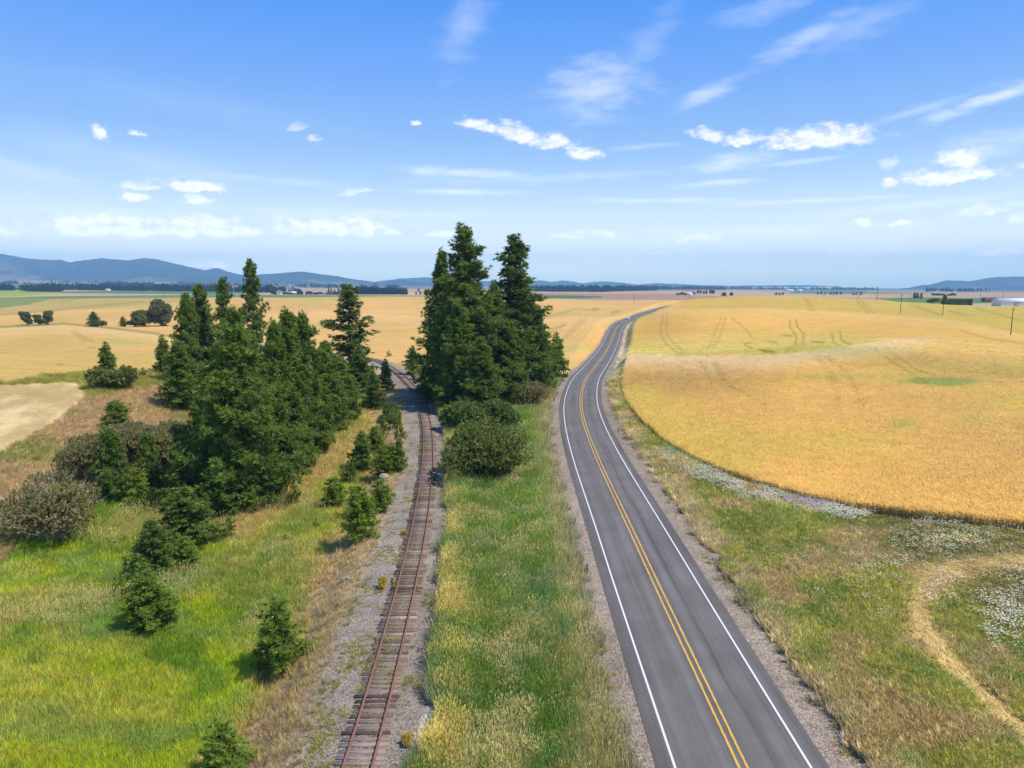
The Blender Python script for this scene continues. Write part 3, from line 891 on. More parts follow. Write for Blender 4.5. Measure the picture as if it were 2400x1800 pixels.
# ------------------------------------------------------------------ the land itself
def build_ground():
    az = np.concatenate([np.arange(-180, -52, 4.0), np.arange(-52, 52, 0.1), np.arange(52, 180, 4.0)])
    az = np.radians(az)
    r = np.concatenate([[.5, 4, 8, 13, 18, 22], np.exp(np.arange(math.log(25), math.log(2500), .0115)), np.exp(np.arange(math.log(2500), math.log(16000), .03))])
    A, Rr = np.meshgrid(az, r)
    x, y = (Rr * np.sin(A)).ravel(), (Rr * np.cos(A)).ravel()
    z = TZ(x, y)
    c, mk = cover(x, y, z)
    na, nr = len(az), len(r)
    i = (np.arange(nr - 1)[:, None] * na + np.arange(na)[None, :])
    j = (np.arange(nr - 1)[:, None] * na + (np.arange(na)[None, :] + 1) % na)
    Fq = np.stack([i, i + na, j + na, j], -1).reshape(-1, 4)[:, ::-1]
    me = mesh('ground', np.stack([x, y, z], 1), Fq, M['ground'], {'gcol': c, 'grav': np.clip(mk['grav'], 0, 1), 'far': sm(200, 900, mk['dist'])}, smooth=True)
    o = obj('ground', me)
    tag(o, kind='structure')


build_ground()

# distant hills
def hills(name, prof, d0, thick, foot, seed, mat):
    """a range: crest heights from a list of (column, row), at distance d0, rising out of the plain"""
    P = np.array(prof, float)
    cols = np.arange(P[0, 0], P[-1, 0] + .1, 3.0)
    rows = np.interp(cols, P[:, 0], P[:, 1])
    rows = rows + (fbm(cols / 14, cols * 0, seed, 3) - .5) * 2.2
    t = (cols - 1200) / F
    crest = CAMH + d0 * (670 - rows) / 1667.0
    ds = np.linspace(-1, 1, 41)
    u = np.repeat(ds[:, None], len(t), 1)
    fold = fbm(t[None, :] * 42, u * 2.6 + 5, seed + 3, 4)
    body = np.clip(1 - np.abs(u), 0, 1) ** 1.05
    spur = (fold - .5) * 1.5 * np.clip(1 - np.abs(u), 0, 1) * np.clip(np.abs(u) * 1.8, 0, 1)
    base = foot
    zz = base + (crest[None, :] - base) * np.clip(body + spur * .8, 0, .985 + .015 * (np.abs(u) < .04))
    yy = d0 + u * thick
    xx = t[None, :] * yy
    na = len(t)
    i = np.arange(len(ds) - 1)[:, None] * na + np.arange(na - 1)[None, :]
    Fq = np.stack([i, i + 1, i + 1 + na, i + na], -1).reshape(-1, 4)
    pat = fbm(xx / 500, yy / 900, seed + 9, 4).ravel()
    c = C(.030, .050, .026) + (C(.055, .075, .035) - C(.030, .050, .026)) * pat[:, None]
    clear = 1.25 * sm(.58, .70, fbm(xx.ravel() / 700, yy.ravel() / 500, seed + 13, 3)) * sm(.75, .3, body.ravel())
    c = c + (C(.24, .19, .10) - c) * (clear * .7)[:, None]
    me = mesh(name, np.stack([xx.ravel(), yy.ravel(), zz.ravel()], 1), Fq, mat, {'gcol': c, 'grav': pat * 0, 'far': pat * 0 + 1}, smooth=True)
    o = obj(name, me)
    tag(o, kind='structure')


def hill_mat():
    m, T = new_mat('forest_hills')
    p = T.geo('Position')
    c = T.attr('gcol', out='Color')
    n = T.noise(p, .012, 6, .7)
    k = T.maprange(n, .3, .7, .6, 1.4)
    c = T.mix(1.0, c, T.node('ShaderNodeCombineColor', {0: k, 1: k, 2: k}).outputs[0], 'MULTIPLY')
    principled(T, c, 1.0, n, .5, 30, 0)
    return m


M['hills'] = hill_mat()
hills('mountain', [(-700, 640), (-450, 612), (-200, 603), (0, 595), (30, 597), (70, 605), (110, 609), (160, 610), (178, 616), (210, 611), (240, 607), (255, 605), (275, 608), (315, 611), (350, 606), (380, 608), (420, 618),
                   (460, 628), (490, 634), (505, 630), (520, 629), (545, 638), (575, 644), (622, 650), (700, 662)], 11000, 2300, 60, 3, M['hills'])
hills('hills', [(560, 652), (622, 643), (654, 641), (700, 638), (717, 637), (735, 640), (790, 647), (833, 654), (871, 660), (900, 666), (960, 672)], 10200, 1500, 20, 5, M['hills'])
hills('hills', [(850, 668), (893, 663), (944, 656), (980, 660), (1007, 666), (1040, 672)], 9800, 900, 10, 7, M['hills'])
hills('hills', [(850, 664), (930, 654), (1000, 650), (1080, 655), (1150, 660), (1240, 664), (1262, 657), (1290, 661), (1322, 657), (1363, 664), (1409, 659), (1452, 662), (1493, 667), (1531, 664), (1593, 666), (1700, 670), (1850, 668), (1960, 671)], 14800, 900, 0, 9, M['hills'])
hills('mountain', [(2060, 678), (2120, 675), (2150, 668), (2165, 668), (2210, 657), (2261, 659), (2302, 652), (2337, 649), (2400, 648), (2600, 640), (2900, 655), (3100, 676)], 11200, 1900, -34, 11, M['hills'])
hills('hills', [(2310, 681), (2340, 677), (2400, 666), (2500, 662), (2700, 672), (2800, 682)], 9600, 900, -32, 13, M['hills'])

# ------------------------------------------------------------------ road
def strip(name, s0, s1, dz, mat, parent=None, cols=2, y0=-55, y1=1100, step=1.0, jit=0.0, seed=0):
    yy = np.arange(y0, y1, step)
    xx, zz = np.interp(yy, RY, RX), np.interp(yy, RY, RZ)
    g = np.gradient(xx, yy)
    nx, ny = 1 / np.hypot(1, g), -g / np.hypot(1, g)
    ss = np.linspace(s0, s1, cols)
    S = np.repeat(ss[None, :], len(yy), 0)
    if jit:
        q = np.random.default_rng(seed)
        S = S + (q.random(S.shape) - .5) * jit
    x = xx[:, None] + nx[:, None] * S
    y = yy[:, None] + ny[:, None] * S
    crown = .05 * (1 - (S / 4.6) ** 2)
    z = zz[:, None] + dz + crown + 0 * S
    n = len(yy)
    i = np.arange(n - 1)[:, None] * cols + np.arange(cols - 1)[None, :]
    Fq = np.stack([i, i + 1, i + 1 + cols, i + cols], -1).reshape(-1, 4)
    run = np.repeat(yy[:, None], cols, 1)
    me = mesh(name, np.stack([x.ravel(), y.ravel(), z.ravel()], 1), Fq, mat, {'lat': S.ravel(), 'run': run.ravel()}, smooth=True)
    return obj(name, me, parent)


road = tag(strip('road', -4.55, 4.55, 0.0, M['asphalt'], cols=15), kind='structure')
for s in (-3.56, 3.56):
    strip('edge_line', s - .068, s + .068, .012, M['white_line'], road)
for s in (-.22, .22):
    strip('centre_line', s - .066, s + .066, .012, M['yellow_line'], road, step=.35, jit=.035, seed=int(s * 100) + 50, y1=800)

# ------------------------------------------------------------------ railway track
track = tag(empty('railway_track', (np.interp(40, LY, LX), 40, .12)), 'rusty single railway track on weathered wooden ties curving left into the pines', 'railway track')
toff = np.array(track.location)


def rail_pt(yv, s, z):
    x = np.interp(yv, LY, LX)
    g = (np.interp(yv + .5, LY, LX) - np.interp(yv - .5, LY, LX))
    q = math.hypot(1, g)
    return np.array([x + s / q, yv - g / q * s, z])


prof = [(-.07, 0), (.07, 0), (.07, .015), (.012, .03), (.012, .13), (.036, .14), (.036, .175), (-.036, .175), (-.036, .14), (-.012, .13), (-.012, .03), (-.07, .015)]
# walk along the arc so that ties keep their spacing
arc = [-12.0]
while arc[-1] < 283:
    yv = arc[-1]
    g = (np.interp(yv + .5, LY, LX) - np.interp(yv - .5, LY, LX))
    arc.append(yv + .515 / math.hypot(1, g))
arc = np.array(arc)
for s in (-.7525, .7525):
    yv = np.arange(-12, 284, 1.0)
    ring = np.array([[rail_pt(q, s + a, .222 + b) for a, b in prof] for q in yv])
    k = len(prof); n = len(yv)
    i = np.arange(n - 1)[:, None] * k + np.arange(k)[None, :]
    j = np.arange(n - 1)[:, None] * k + (np.arange(k)[None, :] + 1) % k
    me = mesh('rail', ring.reshape(-1, 3) - toff, np.stack([i, j, j + k, i + k], -1).reshape(-1, 4), M['rust'])
    obj('rail', me, track)
rest = Buf()
nt = 0
for yv in arc:
    r = random.random
    g = (np.interp(yv + .5, LY, LX) - np.interp(yv - .5, LY, LX))
    rz = -math.atan(-g) * -1 * -1 + (r() - .5) * .06
    rz = -math.atan(g) + (r() - .5) * .05
    p = rail_pt(yv + (r() - .5) * .07, (r() - .5) * .22, .128 - .035 * r())
    tone = min(1, max(0, random.gauss(.38, .2)))
    size = (2.6 + (r() - .5) * .3, .18 + .06 * r(), .20)
    if yv > 28 and nt < 100:
        b = Buf()
        b.box((0, 0, 0), size, 0, 0, tone)
        o = obj('tie', b.build('tie', M['tie']), track, p - toff)
        o.rotation_euler = ((r() - .5) * .02, (r() - .5) * .03, rz)
        nt += 1
    else:
        rest.box(p - toff, size, rz, 0, tone)
tag(obj('tie', rest.build('tie', M['tie']), track), kind='stuff')

# ------------------------------------------------------------------ plants
def rand_unit(n, q):
    v = q.normal(size=(n, 3))
    return v / (np.linalg.norm(v, axis=1)[:, None] + 1e-9)


def clumps(name, cen, dirs, size, q, mat, K=9, wid=.28, bias=.9, tone=None, trilen=1.0):
    """needle or leaf clumps: K pointed faces round each centre"""
    n = len(cen)
    cen = np.repeat(cen, K, 0); dirs = np.repeat(dirs, K, 0); size = np.repeat(size, K)
    d = dirs * bias + rand_unit(n * K, q)
    d /= np.linalg.norm(d, axis=1)[:, None] + 1e-9
    side = np.cross(d, rand_unit(n * K, q)); side /= np.linalg.norm(side, axis=1)[:, None] + 1e-9
    L = size * (.7 + .6 * q.random(n * K)) * trilen
    a = cen + side * (L * wid)[:, None] + rand_unit(n * K, q) * (.12 * size)[:, None]
    b = cen - side * (L * wid)[:, None]
    t = cen + d * L[:, None]
    V = np.stack([a, b, t], 1).reshape(-1, 3)
    Fq = np.arange(n * K * 3).reshape(-1, 3)
    if tone is None:
        tone = q.random(n)
    tn = np.repeat(np.clip(tone, 0, 1), K * 3)
    return mesh(name, V, Fq, mat, {'tone': tn})


def pine_proto(seed, H, Rm, base=.08, whorl=.6, nb=5, gap=.55, K=8, csize=.5, mat='pine', shape=1.0, irregular=.25, openness=0.0, limbs=True):
    """trunk and crown meshes of a pine of height H and crown radius Rm"""
    q = np.random.default_rng(seed)
    tb = Buf()
    zs = np.linspace(0, H, 9)
    bend = np.cumsum(q.normal(size=(9, 2)) * .012 * H / 9, 0)
    bend[0] = 0
    r0 = .012 * H + .03
    pts = np.stack([bend[:, 0], bend[:, 1], zs], 1)
    pts[0, 2] = -.4
    tb.tube(pts, r0 * (1 - zs / H * .93), 7)
    cen, dirs, sz, tone = [], [], [], []
    z = base * H
    lean = q.random() * 6.28
    while z < H * .985:
        h = z / H
        hh = (h - base) / (1 - base)
        prof = (1 - hh) ** (.75 * shape) * (.55 + .45 * min(1, hh / .16)) + .02
        n = nb if hh < .75 else max(3, nb - 1)
        a0 = q.random() * 6.28
        for i in range(n):
            if q.random() < openness * (1 - .5 * hh):
                continue
            az = a0 + 6.28 * i / n + q.normal() * .3
            lob = 1 + irregular * (math.sin(az * 2 + lean + z * .5) * .5 + math.sin(z * 1.7 + az) * .5)
            L = Rm * prof * lob * (.72 + .42 * q.random())
            L = max(L, .14 * csize + .1)
            up = -.06 + .85 * hh + q.normal() * .16
            d = np.array([math.cos(az), math.sin(az), up]); d /= np.linalg.norm(d)
            c0 = np.array([np.interp(z, zs, bend[:, 0]), np.interp(z, zs, bend[:, 1]), z])
            m = max(2, int(L / (gap * .68)) + 1)
            tt = np.linspace(.22 if L > 1 else .4, 1.0, m)
            sag = -.10 * L * tt ** 2 + .20 * L * np.clip(tt - .6, 0, 1) ** 1.5
            side = np.array([-math.sin(az), math.cos(az), 0])
            P = c0 + d * (L * tt)[:, None]
            P[:, 2] += sag + q.normal(size=m) * whorl * .30
            if limbs and L > .9:
                tb.tube(np.vstack([c0, P[[m // 2, m - 1]]]), [r0 * .22 * (1 - h) + .015, .02, .008], 3, cap=False)
            # side twigs
            wdt = .36 * L * (1.15 - tt) * np.where(tt > .35, 1, .4)
            for sgn in (-1, 0, 1):
                if sgn and L < .8:
                    continue
                Q = P + side * (sgn * wdt * (.5 + .8 * q.random(m)))[:, None] + q.normal(size=(m, 3)) * np.array([.3, .3, .45]) * csize
                if sgn:
                    keep = q.random(m) < .85
                    Q = Q[keep]
                    tk = tt[keep]
                else:
                    tk = tt
                cen.append(Q)
                dd = d * .8 + np.array([0, 0, .8]) + side * .5 * sgn
                dirs.append(np.repeat((dd / np.linalg.norm(dd))[None], len(Q), 0))
                sz.append(np.full(len(Q), csize * .96) * (.8 + .4 * q.random(len(Q))))
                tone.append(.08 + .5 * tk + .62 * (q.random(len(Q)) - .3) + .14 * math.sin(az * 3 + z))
        z += whorl * (.75 + .5 * q.random()) * (1 if hh < .8 else .7)
    cen.append(np.array([[bend[-1, 0], bend[-1, 1], H * .985]])); dirs.append(np.array([[0, 0, 1.]])); sz.append(np.array([csize * .9])); tone.append(np.array([.6]))
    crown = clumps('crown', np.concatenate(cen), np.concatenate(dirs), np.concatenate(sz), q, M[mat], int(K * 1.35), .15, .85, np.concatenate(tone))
    trunk = tb.build('trunk', M['bark'], True)
    return trunk, crown, H, Rm


def bush_proto(seed, W, H, mat, n=900, K=7, csize=.32, stems=14, lumps=7, stem_mat='bark', flat=1.0, hollow=.55, twigs=0):
    """a rounded shrub: stems from the ground, leaf clumps in several overlapping lobes"""
    q = np.random.default_rng(seed)
    tb = Buf()
    lc = np.stack([(q.random(lumps) - .5) * W * .9, (q.random(lumps) - .5) * W * .9, H * (.36 + .3 * q.random(lumps))], 1)
    lc[0] = (0, 0, H * .55)
    lr = np.stack([W * (.24 + .14 * q.random(lumps)), W * (.24 + .14 * q.random(lumps)), H * (.30 + .13 * q.random(lumps)) * flat], 1)
    cen, dr = [], []
    per = n // lumps
    for c, r in zip(lc, lr):
        u = rand_unit(per, q)
        u[:, 2] = np.where(u[:, 2] < -.55, -u[:, 2], u[:, 2])
        rad = (hollow + (1 - hollow) * q.random(per) ** .6) * (.86 + .26 * fbm(u[:, 0] * 3 + c[0], u[:, 1] * 3 + u[:, 2] * 2, seed))
        p = c + u * r * rad[:, None]
        cen.append(p); dr.append(u * .7 + np.array([0, 0, .6]))
    cen = np.concatenate(cen); dr = np.concatenate(dr)
    ok = cen[:, 2] > .05
    cen, dr = cen[ok], dr[ok]
    dr /= np.linalg.norm(dr, axis=1)[:, None]
    tone = .2 + .5 * fbm(cen[:, 0] / (W * .16), cen[:, 1] / (W * .16) + cen[:, 2] / (H * .2), seed + 5, 3) + .4 * (q.random(len(cen)) - .35)
    for i in range(stems):
        e = lc[i % lumps] + rand_unit(1, q)[0] * lr[i % lumps] * .8
        mid = np.array([e[0] * .35, e[1] * .35, e[2] * .5])
        tb.tube([(q.normal() * W * .03, q.normal() * W * .03, -.25), mid, e], [.02 + W * .007, .015 + W * .004, .008], 4, cap=False)
    for i in range(twigs):
        k = q.integers(len(cen))
        s = cen[k]
        e = s + (dr[k] + rand_unit(1, q)[0] * .7) * W * .16
        tb.tube([s * .6, s, e], [.02, .016, .006], 3, cap=False)
    crown = clumps('crown', cen, dr, np.full(len(cen), csize) * (.7 + .6 * q.random(len(cen))), q, M[mat], K, .3, .5, tone)
    return tb.build('trunk', M[stem_mat], True), crown, H, W / 2


def tree_proto(seed, H, Rm, mat, n=1400, K=7, csize=.55, lumps=9, trunk_h=.25):
    """a broad-leaved tree: trunk, limbs, and leaf clumps in separate lobes"""
    q = np.random.default_rng(seed)
    tb = Buf()
    fork = H * trunk_h
    tb.tube([(0, 0, -.3), (0.02 * H, 0, fork)], [.028 * H, .02 * H], 7, cap=False)
    lc = []
    for i in range(lumps):
        a = 6.28 * i / lumps * 2.4
        rr = Rm * (.15 + .5 * q.random())
        lc.append((math.cos(a) * rr, math.sin(a) * rr, H * (.17 + .68 * q.random())))
    lc[0] = (0, 0, H * .8)
    lc = np.array(lc)
    cen, dr = [], []
    for c in lc:
        tb.tube([(0.02 * H, 0, fork), (c[0] * .5, c[1] * .5, (fork + c[2]) / 2), c], [.014 * H, .01 * H, .004 * H], 4, cap=False)
        u = rand_unit(n // lumps, q)
        p = c + u * np.array([Rm * .42, Rm * .42, H * .17]) * (.5 + .5 * q.random((len(u), 1)) ** .6) * (.8 + .4 * q.random())
        cen.append(p); dr.append(u * .7 + np.array([0, 0, .5]))
    cen = np.concatenate(cen); dr = np.concatenate(dr); dr /= np.linalg.norm(dr, axis=1)[:, None]
    tone = .15 + .6 * fbm(cen[:, 0] / 1.2, cen[:, 1] / 1.2 + cen[:, 2], seed + 5, 3) + .35 * (q.random(len(cen)) - .35)
    crown = clumps('crown', cen, dr, np.full(len(cen), csize) * (.7 + .6 * q.random(len(cen))), q, M[mat], K, .3, .5, tone)
    return tb.build('trunk', M['bark'], True), crown, H, Rm


def plant(name, proto, px, by, ty, wpx=None, label=None, cat='tree', group=None, depth=None, rz=None, sink=0.0):
    """one plant: base at that spot of the land, its height and width as seen"""
    p, zc = at_depth(px, depth) if depth else hit(px, by)
    if depth:
        dd = ray(px, by)
    trunk, crown, H, Rm = proto
    hh = (by - ty) * zc / F
    sz = hh / H
    sx = sz if wpx is None else (wpx / 2 * zc / F) / Rm * (1.3 if name == 'young_pine' else 1.14 if 'pine' in name else 1.0)
    o = empty(name, p - np.array([0, 0, sink]), random.random() * 6.28 if rz is None else rz, (sx, sx, sz))
    obj('trunk', trunk, o)
    obj('crown', crown, o)
    tag(o, label, cat, group)
    return o


G = {'a': pine_proto(101, 36, 6.4, .06, .8, 6, .62, 9, .66, 'pine_deep', .98, .5, .10),
     'b': pine_proto(102, 36, 5.6, .10, .9, 6, .62, 9, .66, 'pine_deep', .88, .55, .24),
     'c': pine_proto(103, 26, 5.2, .05, .7, 6, .55, 9, .58, 'pine_deep', .9, .42, .06),
     'd': pine_proto(104, 20, 5.6, .04, .55, 7, .5, 10, .48, 'pine', .88, .4, .03),
     'e': pine_proto(105, 22, 4.6, .05, .6, 6, .5, 10, .48, 'pine', .9, .38, .04),
     'f': pine_proto(106, 25, 4.4, .12, .85, 5, .6, 9, .6, 'pine_deep', .78, .5, .28),
     'g': pine_proto(107, 16, 4.2, .04, .5, 6, .46, 10, .44, 'pine', .9, .38, .04),
     'h': pine_proto(108, 10, 2.8, .06, .42, 5, .4, 9, .38, 'pine', .9, .35, .12),
     'i': pine_proto(109, 6, 1.9, .08, .34, 5, .28, 9, .28, 'pine_young', .72, .25, .06),
     'j': pine_proto(110, 5, 1.5, .07, .32, 5, .26, 9, .26, 'pine_young', .74, .3, .08),
     'k': pine_proto(111, 3, 1.0, .1, .28, 5, .24, 8, .22, 'pine_young', .8, .5, .25),
     'l': pine_proto(112, 8, 2.4, .12, .45, 5, .4, 9, .4, 'pine', .8, .35, .25)}
G['m'] = pine_proto(121, 6, 2.1, .05, .32, 5, .28, 9, .27, 'pine_young', .68, .3, .06)
G['n'] = pine_proto(122, 6, 1.8, .10, .36, 4, .30, 9, .30, 'pine_young', .74, .28, .08)
G['o'] = pine_proto(123, 21, 5.0, .05, .58, 7, .5, 10, .50, 'pine', .82, .42, .04)
G['p'] = pine_proto(124, 3.2, 1.0, .06, .3, 5, .24, 8, .24, 'pine', .7, .6, .2)
Bp = {'big': bush_proto(201, 8.2, 6.6, 'shrub', 5600, 7, .30, 16, 22, 'bark', .85, .45, 30),
      'thorn': bush_proto(202, 9, 5.6, 'thicket', 3000, 6, .27, 60, 11, 'grey_twig', 1.0, .5, 160),
      'thick': bush_proto(203, 8, 4.5, 'thicket', 3600, 7, .28, 30, 18, 'grey_twig', .8, .4, 60),
      'green': bush_proto(204, 4, 3, 'aspen', 1400, 7, .30, 12, 7),
      'small': bush_proto(205, 2.4, 1.6, 'shrub', 700, 7, .22, 9, 6),
      'grey': bush_proto(206, 3.5, 2.2, 'thicket', 500, 6, .22, 40, 7, 'grey_twig', 1.0, .5, 80),
      'gold': bush_proto(207, .7, .8, 'gold_weed', 260, 6, .16, 8, 5),
      'round': bush_proto(208, 5.2, 4.6, 'shrub', 1300, 7, .45, 8, 6)}
Dp = {'willow': tree_proto(301, 12, 6, 'willow', 2400, 7, .62, 12, .15),
      'oak': tree_proto(302, 9, 4.5, 'willow', 1800, 7, .55, 9, .18),
      'alder': tree_proto(303, 12, 4.6, 'aspen', 3600, 7, .46, 12, .2)}

PINES = [
    # central stand between railway and road
    ('a', 1092, 955, 535, 190, 'tallest dark pine of the stand between railway and road'),
    ('b', 1207, 935, 557, 150, 'second tallest pine of the central stand, its narrow top right of the tallest'),
    ('c', 1040, 930, 597, 112, 'pine with ragged limbs on the railway side of the central stand'),
    ('c', 1158, 945, 672, 125, 'dark pine below the gap between the two highest tops of the central stand'),
    ('c', 1222, 925, 668, 150, 'broad dense pine on the road side of the central stand'),
    ('g', 1128, 985, 790, 105, 'bright conical pine at the front of the central stand behind the round bush'),
    ('e', 1258, 920, 720, 95, 'pine sloping down on the roadside flank of the central stand'),
    ('h', 1303, 893, 782, 62, 'small pointed pine at the road edge, right of the central stand'),
    ('e', 1075, 975, 705, 110, 'pine at the front railway side of the central stand, limbs nearly to the ground'),
    ('h', 968, 878, 811, 44, 'small pine right of the track where the rails curve away'),
    ('g', 1190, 950, 755, 120, 'lower pine filling the front of the central stand beside the road'),
    ('k', 911, 836, 822, 10, 'tiny pine on the green verge where the rails leave sight'),
    # the grove left of the track
    ('f', 601, 930, 613, 78, 'tallest pine of the left grove, open crown above the rest'),
    ('f', 535, 925, 653, 70, 'pine with a thin pointed top just left of the tallest in the grove'),
    ('e', 481, 905, 668, 92, 'pine with a narrow top at the left rear of the grove'),
    ('g', 448, 905, 690, 80, 'leftmost tall pine at the rear of the grove against the wheat'),
    ('d', 565, 1185, 770, 235, 'broad dense pine at the front of the left grove, largest of all in the photo'),
    ('e', 685, 1075, 727, 125, 'pine at the middle of the grove, left of the rear ponderosa'),
    ('o', 722, 1060, 738, 105, 'pine with a rounded top on the railway side of the middle of the grove'),
    ('e', 655, 1090, 752, 110, 'pine tucked behind the broad front pine of the grove'),
    ('f', 822, 905, 669, 118, 'tall ponderosa standing apart at the right rear of the left grove'),
    ('g', 770, 1010, 800, 105, 'pine below the tall rear ponderosa, facing the track'),
    ('o', 640, 1145, 850, 130, 'dense pine right of the broad front pine of the grove'),
    ('g', 735, 1055, 860, 115, 'pine at the grove edge above the dry grass strip'),
    ('g', 610, 1165, 930, 120, 'lower front pine with bright limbs at the foot of the grove'),
    ('o', 500, 1120, 850, 110, 'pine on the left flank of the broad front pine'),
    ('g', 545, 1200, 985, 125, 'short full pine in front of the broad grove pine'),
    ('o', 595, 1060, 775, 130, 'pine filling the middle of the grove behind the broad front pine'),
    ('g', 690, 1100, 905, 110, 'full low pine on the path side of the grove, above the slender sapling'),
    ('e', 560, 990, 722, 110, 'pine in the heart of the grove below the tallest open crown'),
    ('g', 800, 960, 835, 90, 'leafy looking pine at the right end of the grove below the ponderosa'),
    ('g', 425, 960, 800, 95, 'dense pine on the left edge of the grove above the brown thicket'),
    ('h', 845, 925, 815, 62, 'pine beside the ponderosa, close to the curving rails'),
    ('h', 905, 915, 842, 40, 'slim pine at the ballast edge where the track curves'),
    ('h', 876, 960, 868, 58, 'pine leaning over the ballast left of the track bend'),
    ('h', 820, 985, 880, 62, 'pine on the bank between grove and track, beside the dead branches'),
    ('h', 385, 878, 787, 52, 'lone open pine at the left end of the grove, on the plateau rim'),
    ('h', 255, 906, 803, 60, 'lone pine rising behind a round bush on the plateau rim'),
    ('k', 336, 884, 862, 14, 'sparse sapling on the plateau rim between two pines'),
    ('h', 430, 1200, 1072, 95, 'pine on the left skirt of the grove, half hidden by the one in front'),
    ('h', 440, 1287, 1140, 150, 'wide bushy pine at the lower left of the grove'),
    ('l', 268, 1172, 1000, 84, 'pine with a bare lower trunk standing before the brown thicket'),
    ('n', 325, 1190, 1095, 62, 'pale green young pine right of the bare trunked pine'),
    ('i', 275, 1005, 938, 58, 'short pine rising above the thicket on the brown slope'),
    ('l', 352, 1140, 1010, 70, 'thin pine inside the thicket with grey twigs below'),
    ('l', 368, 1350, 1215, 105, 'open branched pine at the edge of the bright green meadow'),
    ('i', 440, 1335, 1255, 56, 'slim young pine right of the open branched meadow pine'),
    ('p', 537, 1264, 1215, 30, 'sapling in the dry grass below the grove'),
    # young trees along the track
    ('k', 692, 1188, 1136, 28, 'slender sapling alone on the dry path'),
    ('j', 784, 1192, 1117, 50, 'young pine with a broad skirt left of the tallest one by the ballast'),
    ('m', 845, 1264, 1139, 84, 'largest young pine beside the ballast, casting its shadow left'),
    ('j', 894, 1200, 1122, 50, 'young pine close behind the largest one beside the ballast'),
    ('p', 822, 1136, 1086, 28, 'young pine of a close pair above the broad skirted one, right hand'),
    ('k', 804, 1134, 1090, 20, 'thin young pine of the close pair, left hand'),
    ('h', 850, 1105, 1010, 66, 'pine at the left of the clump beside the track bend'),
    ('m', 905, 1112, 1044, 66, 'bushy pine in the middle of the clump beside the track bend'),
    ('i', 936, 1106, 1026, 34, 'narrow pine of the clump, next to the ballast'),
    ('i', 880, 1062, 1000, 44, 'young pine behind the clump beside the track'),
    ('k', 938, 1040, 965, 24, 'tall thin sapling on the ballast shoulder at the bend'),
    ('p', 893, 1030, 975, 34, 'pale young pine on the bank behind the clump'),
    ('n', 655, 1577, 1401, 118, 'dense young pine alone on the embankment foot, nearest full tree to the track'),
    ('m', 350, 1478, 1338, 112, 'young pine alone in the green meadow'),
    ('k', 284, 1402, 1352, 40, 'small twin topped sapling left of the meadow pines'),
    ('n', 528, 1835, 1683, 110, 'young pine cut off by the lower edge of the photo'),
    ('k', 741, 1240, 1215, 13, 'tiny dark seedling on the grassy bank below the skirted young pine'),
    ('k', 668, 1275, 1252, 13, 'tiny dark seedling farther down the grassy bank'),
]
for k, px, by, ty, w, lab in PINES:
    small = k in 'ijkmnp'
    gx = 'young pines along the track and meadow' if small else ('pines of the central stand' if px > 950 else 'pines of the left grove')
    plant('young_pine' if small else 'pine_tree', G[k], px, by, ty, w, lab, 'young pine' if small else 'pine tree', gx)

BUSH = [
    ('bush', 'big', 1146, 1128, 978, 152, 'large round olive bush at the front of the central stand', 'bush'),
    ('bush', 'small', 1172, 1130, 1092, 48, 'small bright shrub at the foot of the large round bush', 'bush'),
    ('bush', 'green', 1092, 1022, 935, 92, 'leafy green shrub between the pines and the railway', 'bush'),
    ('bush', 'green', 1045, 940, 885, 74, 'green shrub on the railway side under the ragged limbed pine', 'bush'),
    ('bush', 'green', 1165, 1010, 935, 90, 'yellow green shrub between the round bush and the road', 'bush'),
    ('bush', 'thick', 1235, 955, 890, 90, 'dark shrub below the roadside flank of the central stand', 'bush'),
    ('bush', 'green', 995, 890, 858, 46, 'shrub beside the small pine at the track bend', 'bush'),
    ('thicket', 'thorn', 128, 1262, 1118, 205, 'large grey brown thorn thicket at the edge of the bright meadow', 'thicket'),
    ('thicket', 'thick', 225, 1130, 1010, 120, 'rusty green thicket behind the bare trunked pine', 'thicket'),
    ('thicket', 'thick', 310, 1085, 985, 125, 'brown green thicket under the short pine on the slope', 'thicket'),
    ('thicket', 'thick', 395, 1090, 985, 115, 'blue green thicket beside the left flank of the grove', 'thicket'),
    ('bush', 'small', 255, 912, 862, 78, 'round bush in front of the lone pine on the plateau rim', 'bush'),
    ('bush', 'small', 303, 906, 884, 22, 'small shrub right of the round bush on the plateau rim', 'bush'),
    ('bush', 'grey', 438, 884, 860, 62, 'leafless grey bush at the foot of the rear grove pines', 'bush'),
    ('bush', 'green', 862, 905, 865, 60, 'pale leafy shrub under the tall rear ponderosa', 'bush'),
    ('bush', 'green', 912, 985, 940, 44, 'green shrub on the bank above the track bend', 'bush'),
    ('bush', 'green', 925, 1000, 962, 36, 'low shrub at the ballast edge above the clump of young pines', 'bush'),
    ('weed', 'gold', 901, 1378, 1350, 19, 'golden yellow weed on the ballast left of the ties', 'weed'),
    ('weed', 'gold', 949, 1254, 1242, 12, 'small yellow weed farther up the ballast, close to the left rail', 'weed'),
    ('weed', 'gold', 957, 1745, 1716, 20, 'golden weed right of the rails beside the white gravel patch', 'weed'),
    ('bush', 'small', 570, 1805, 1770, 55, 'low green shrub beside the pine cut off by the lower edge', 'bush'),
]
for nm, k, px, by, ty, w, lab, cat in BUSH:
    plant(nm, Bp[k], px, by, ty, w, lab, cat)

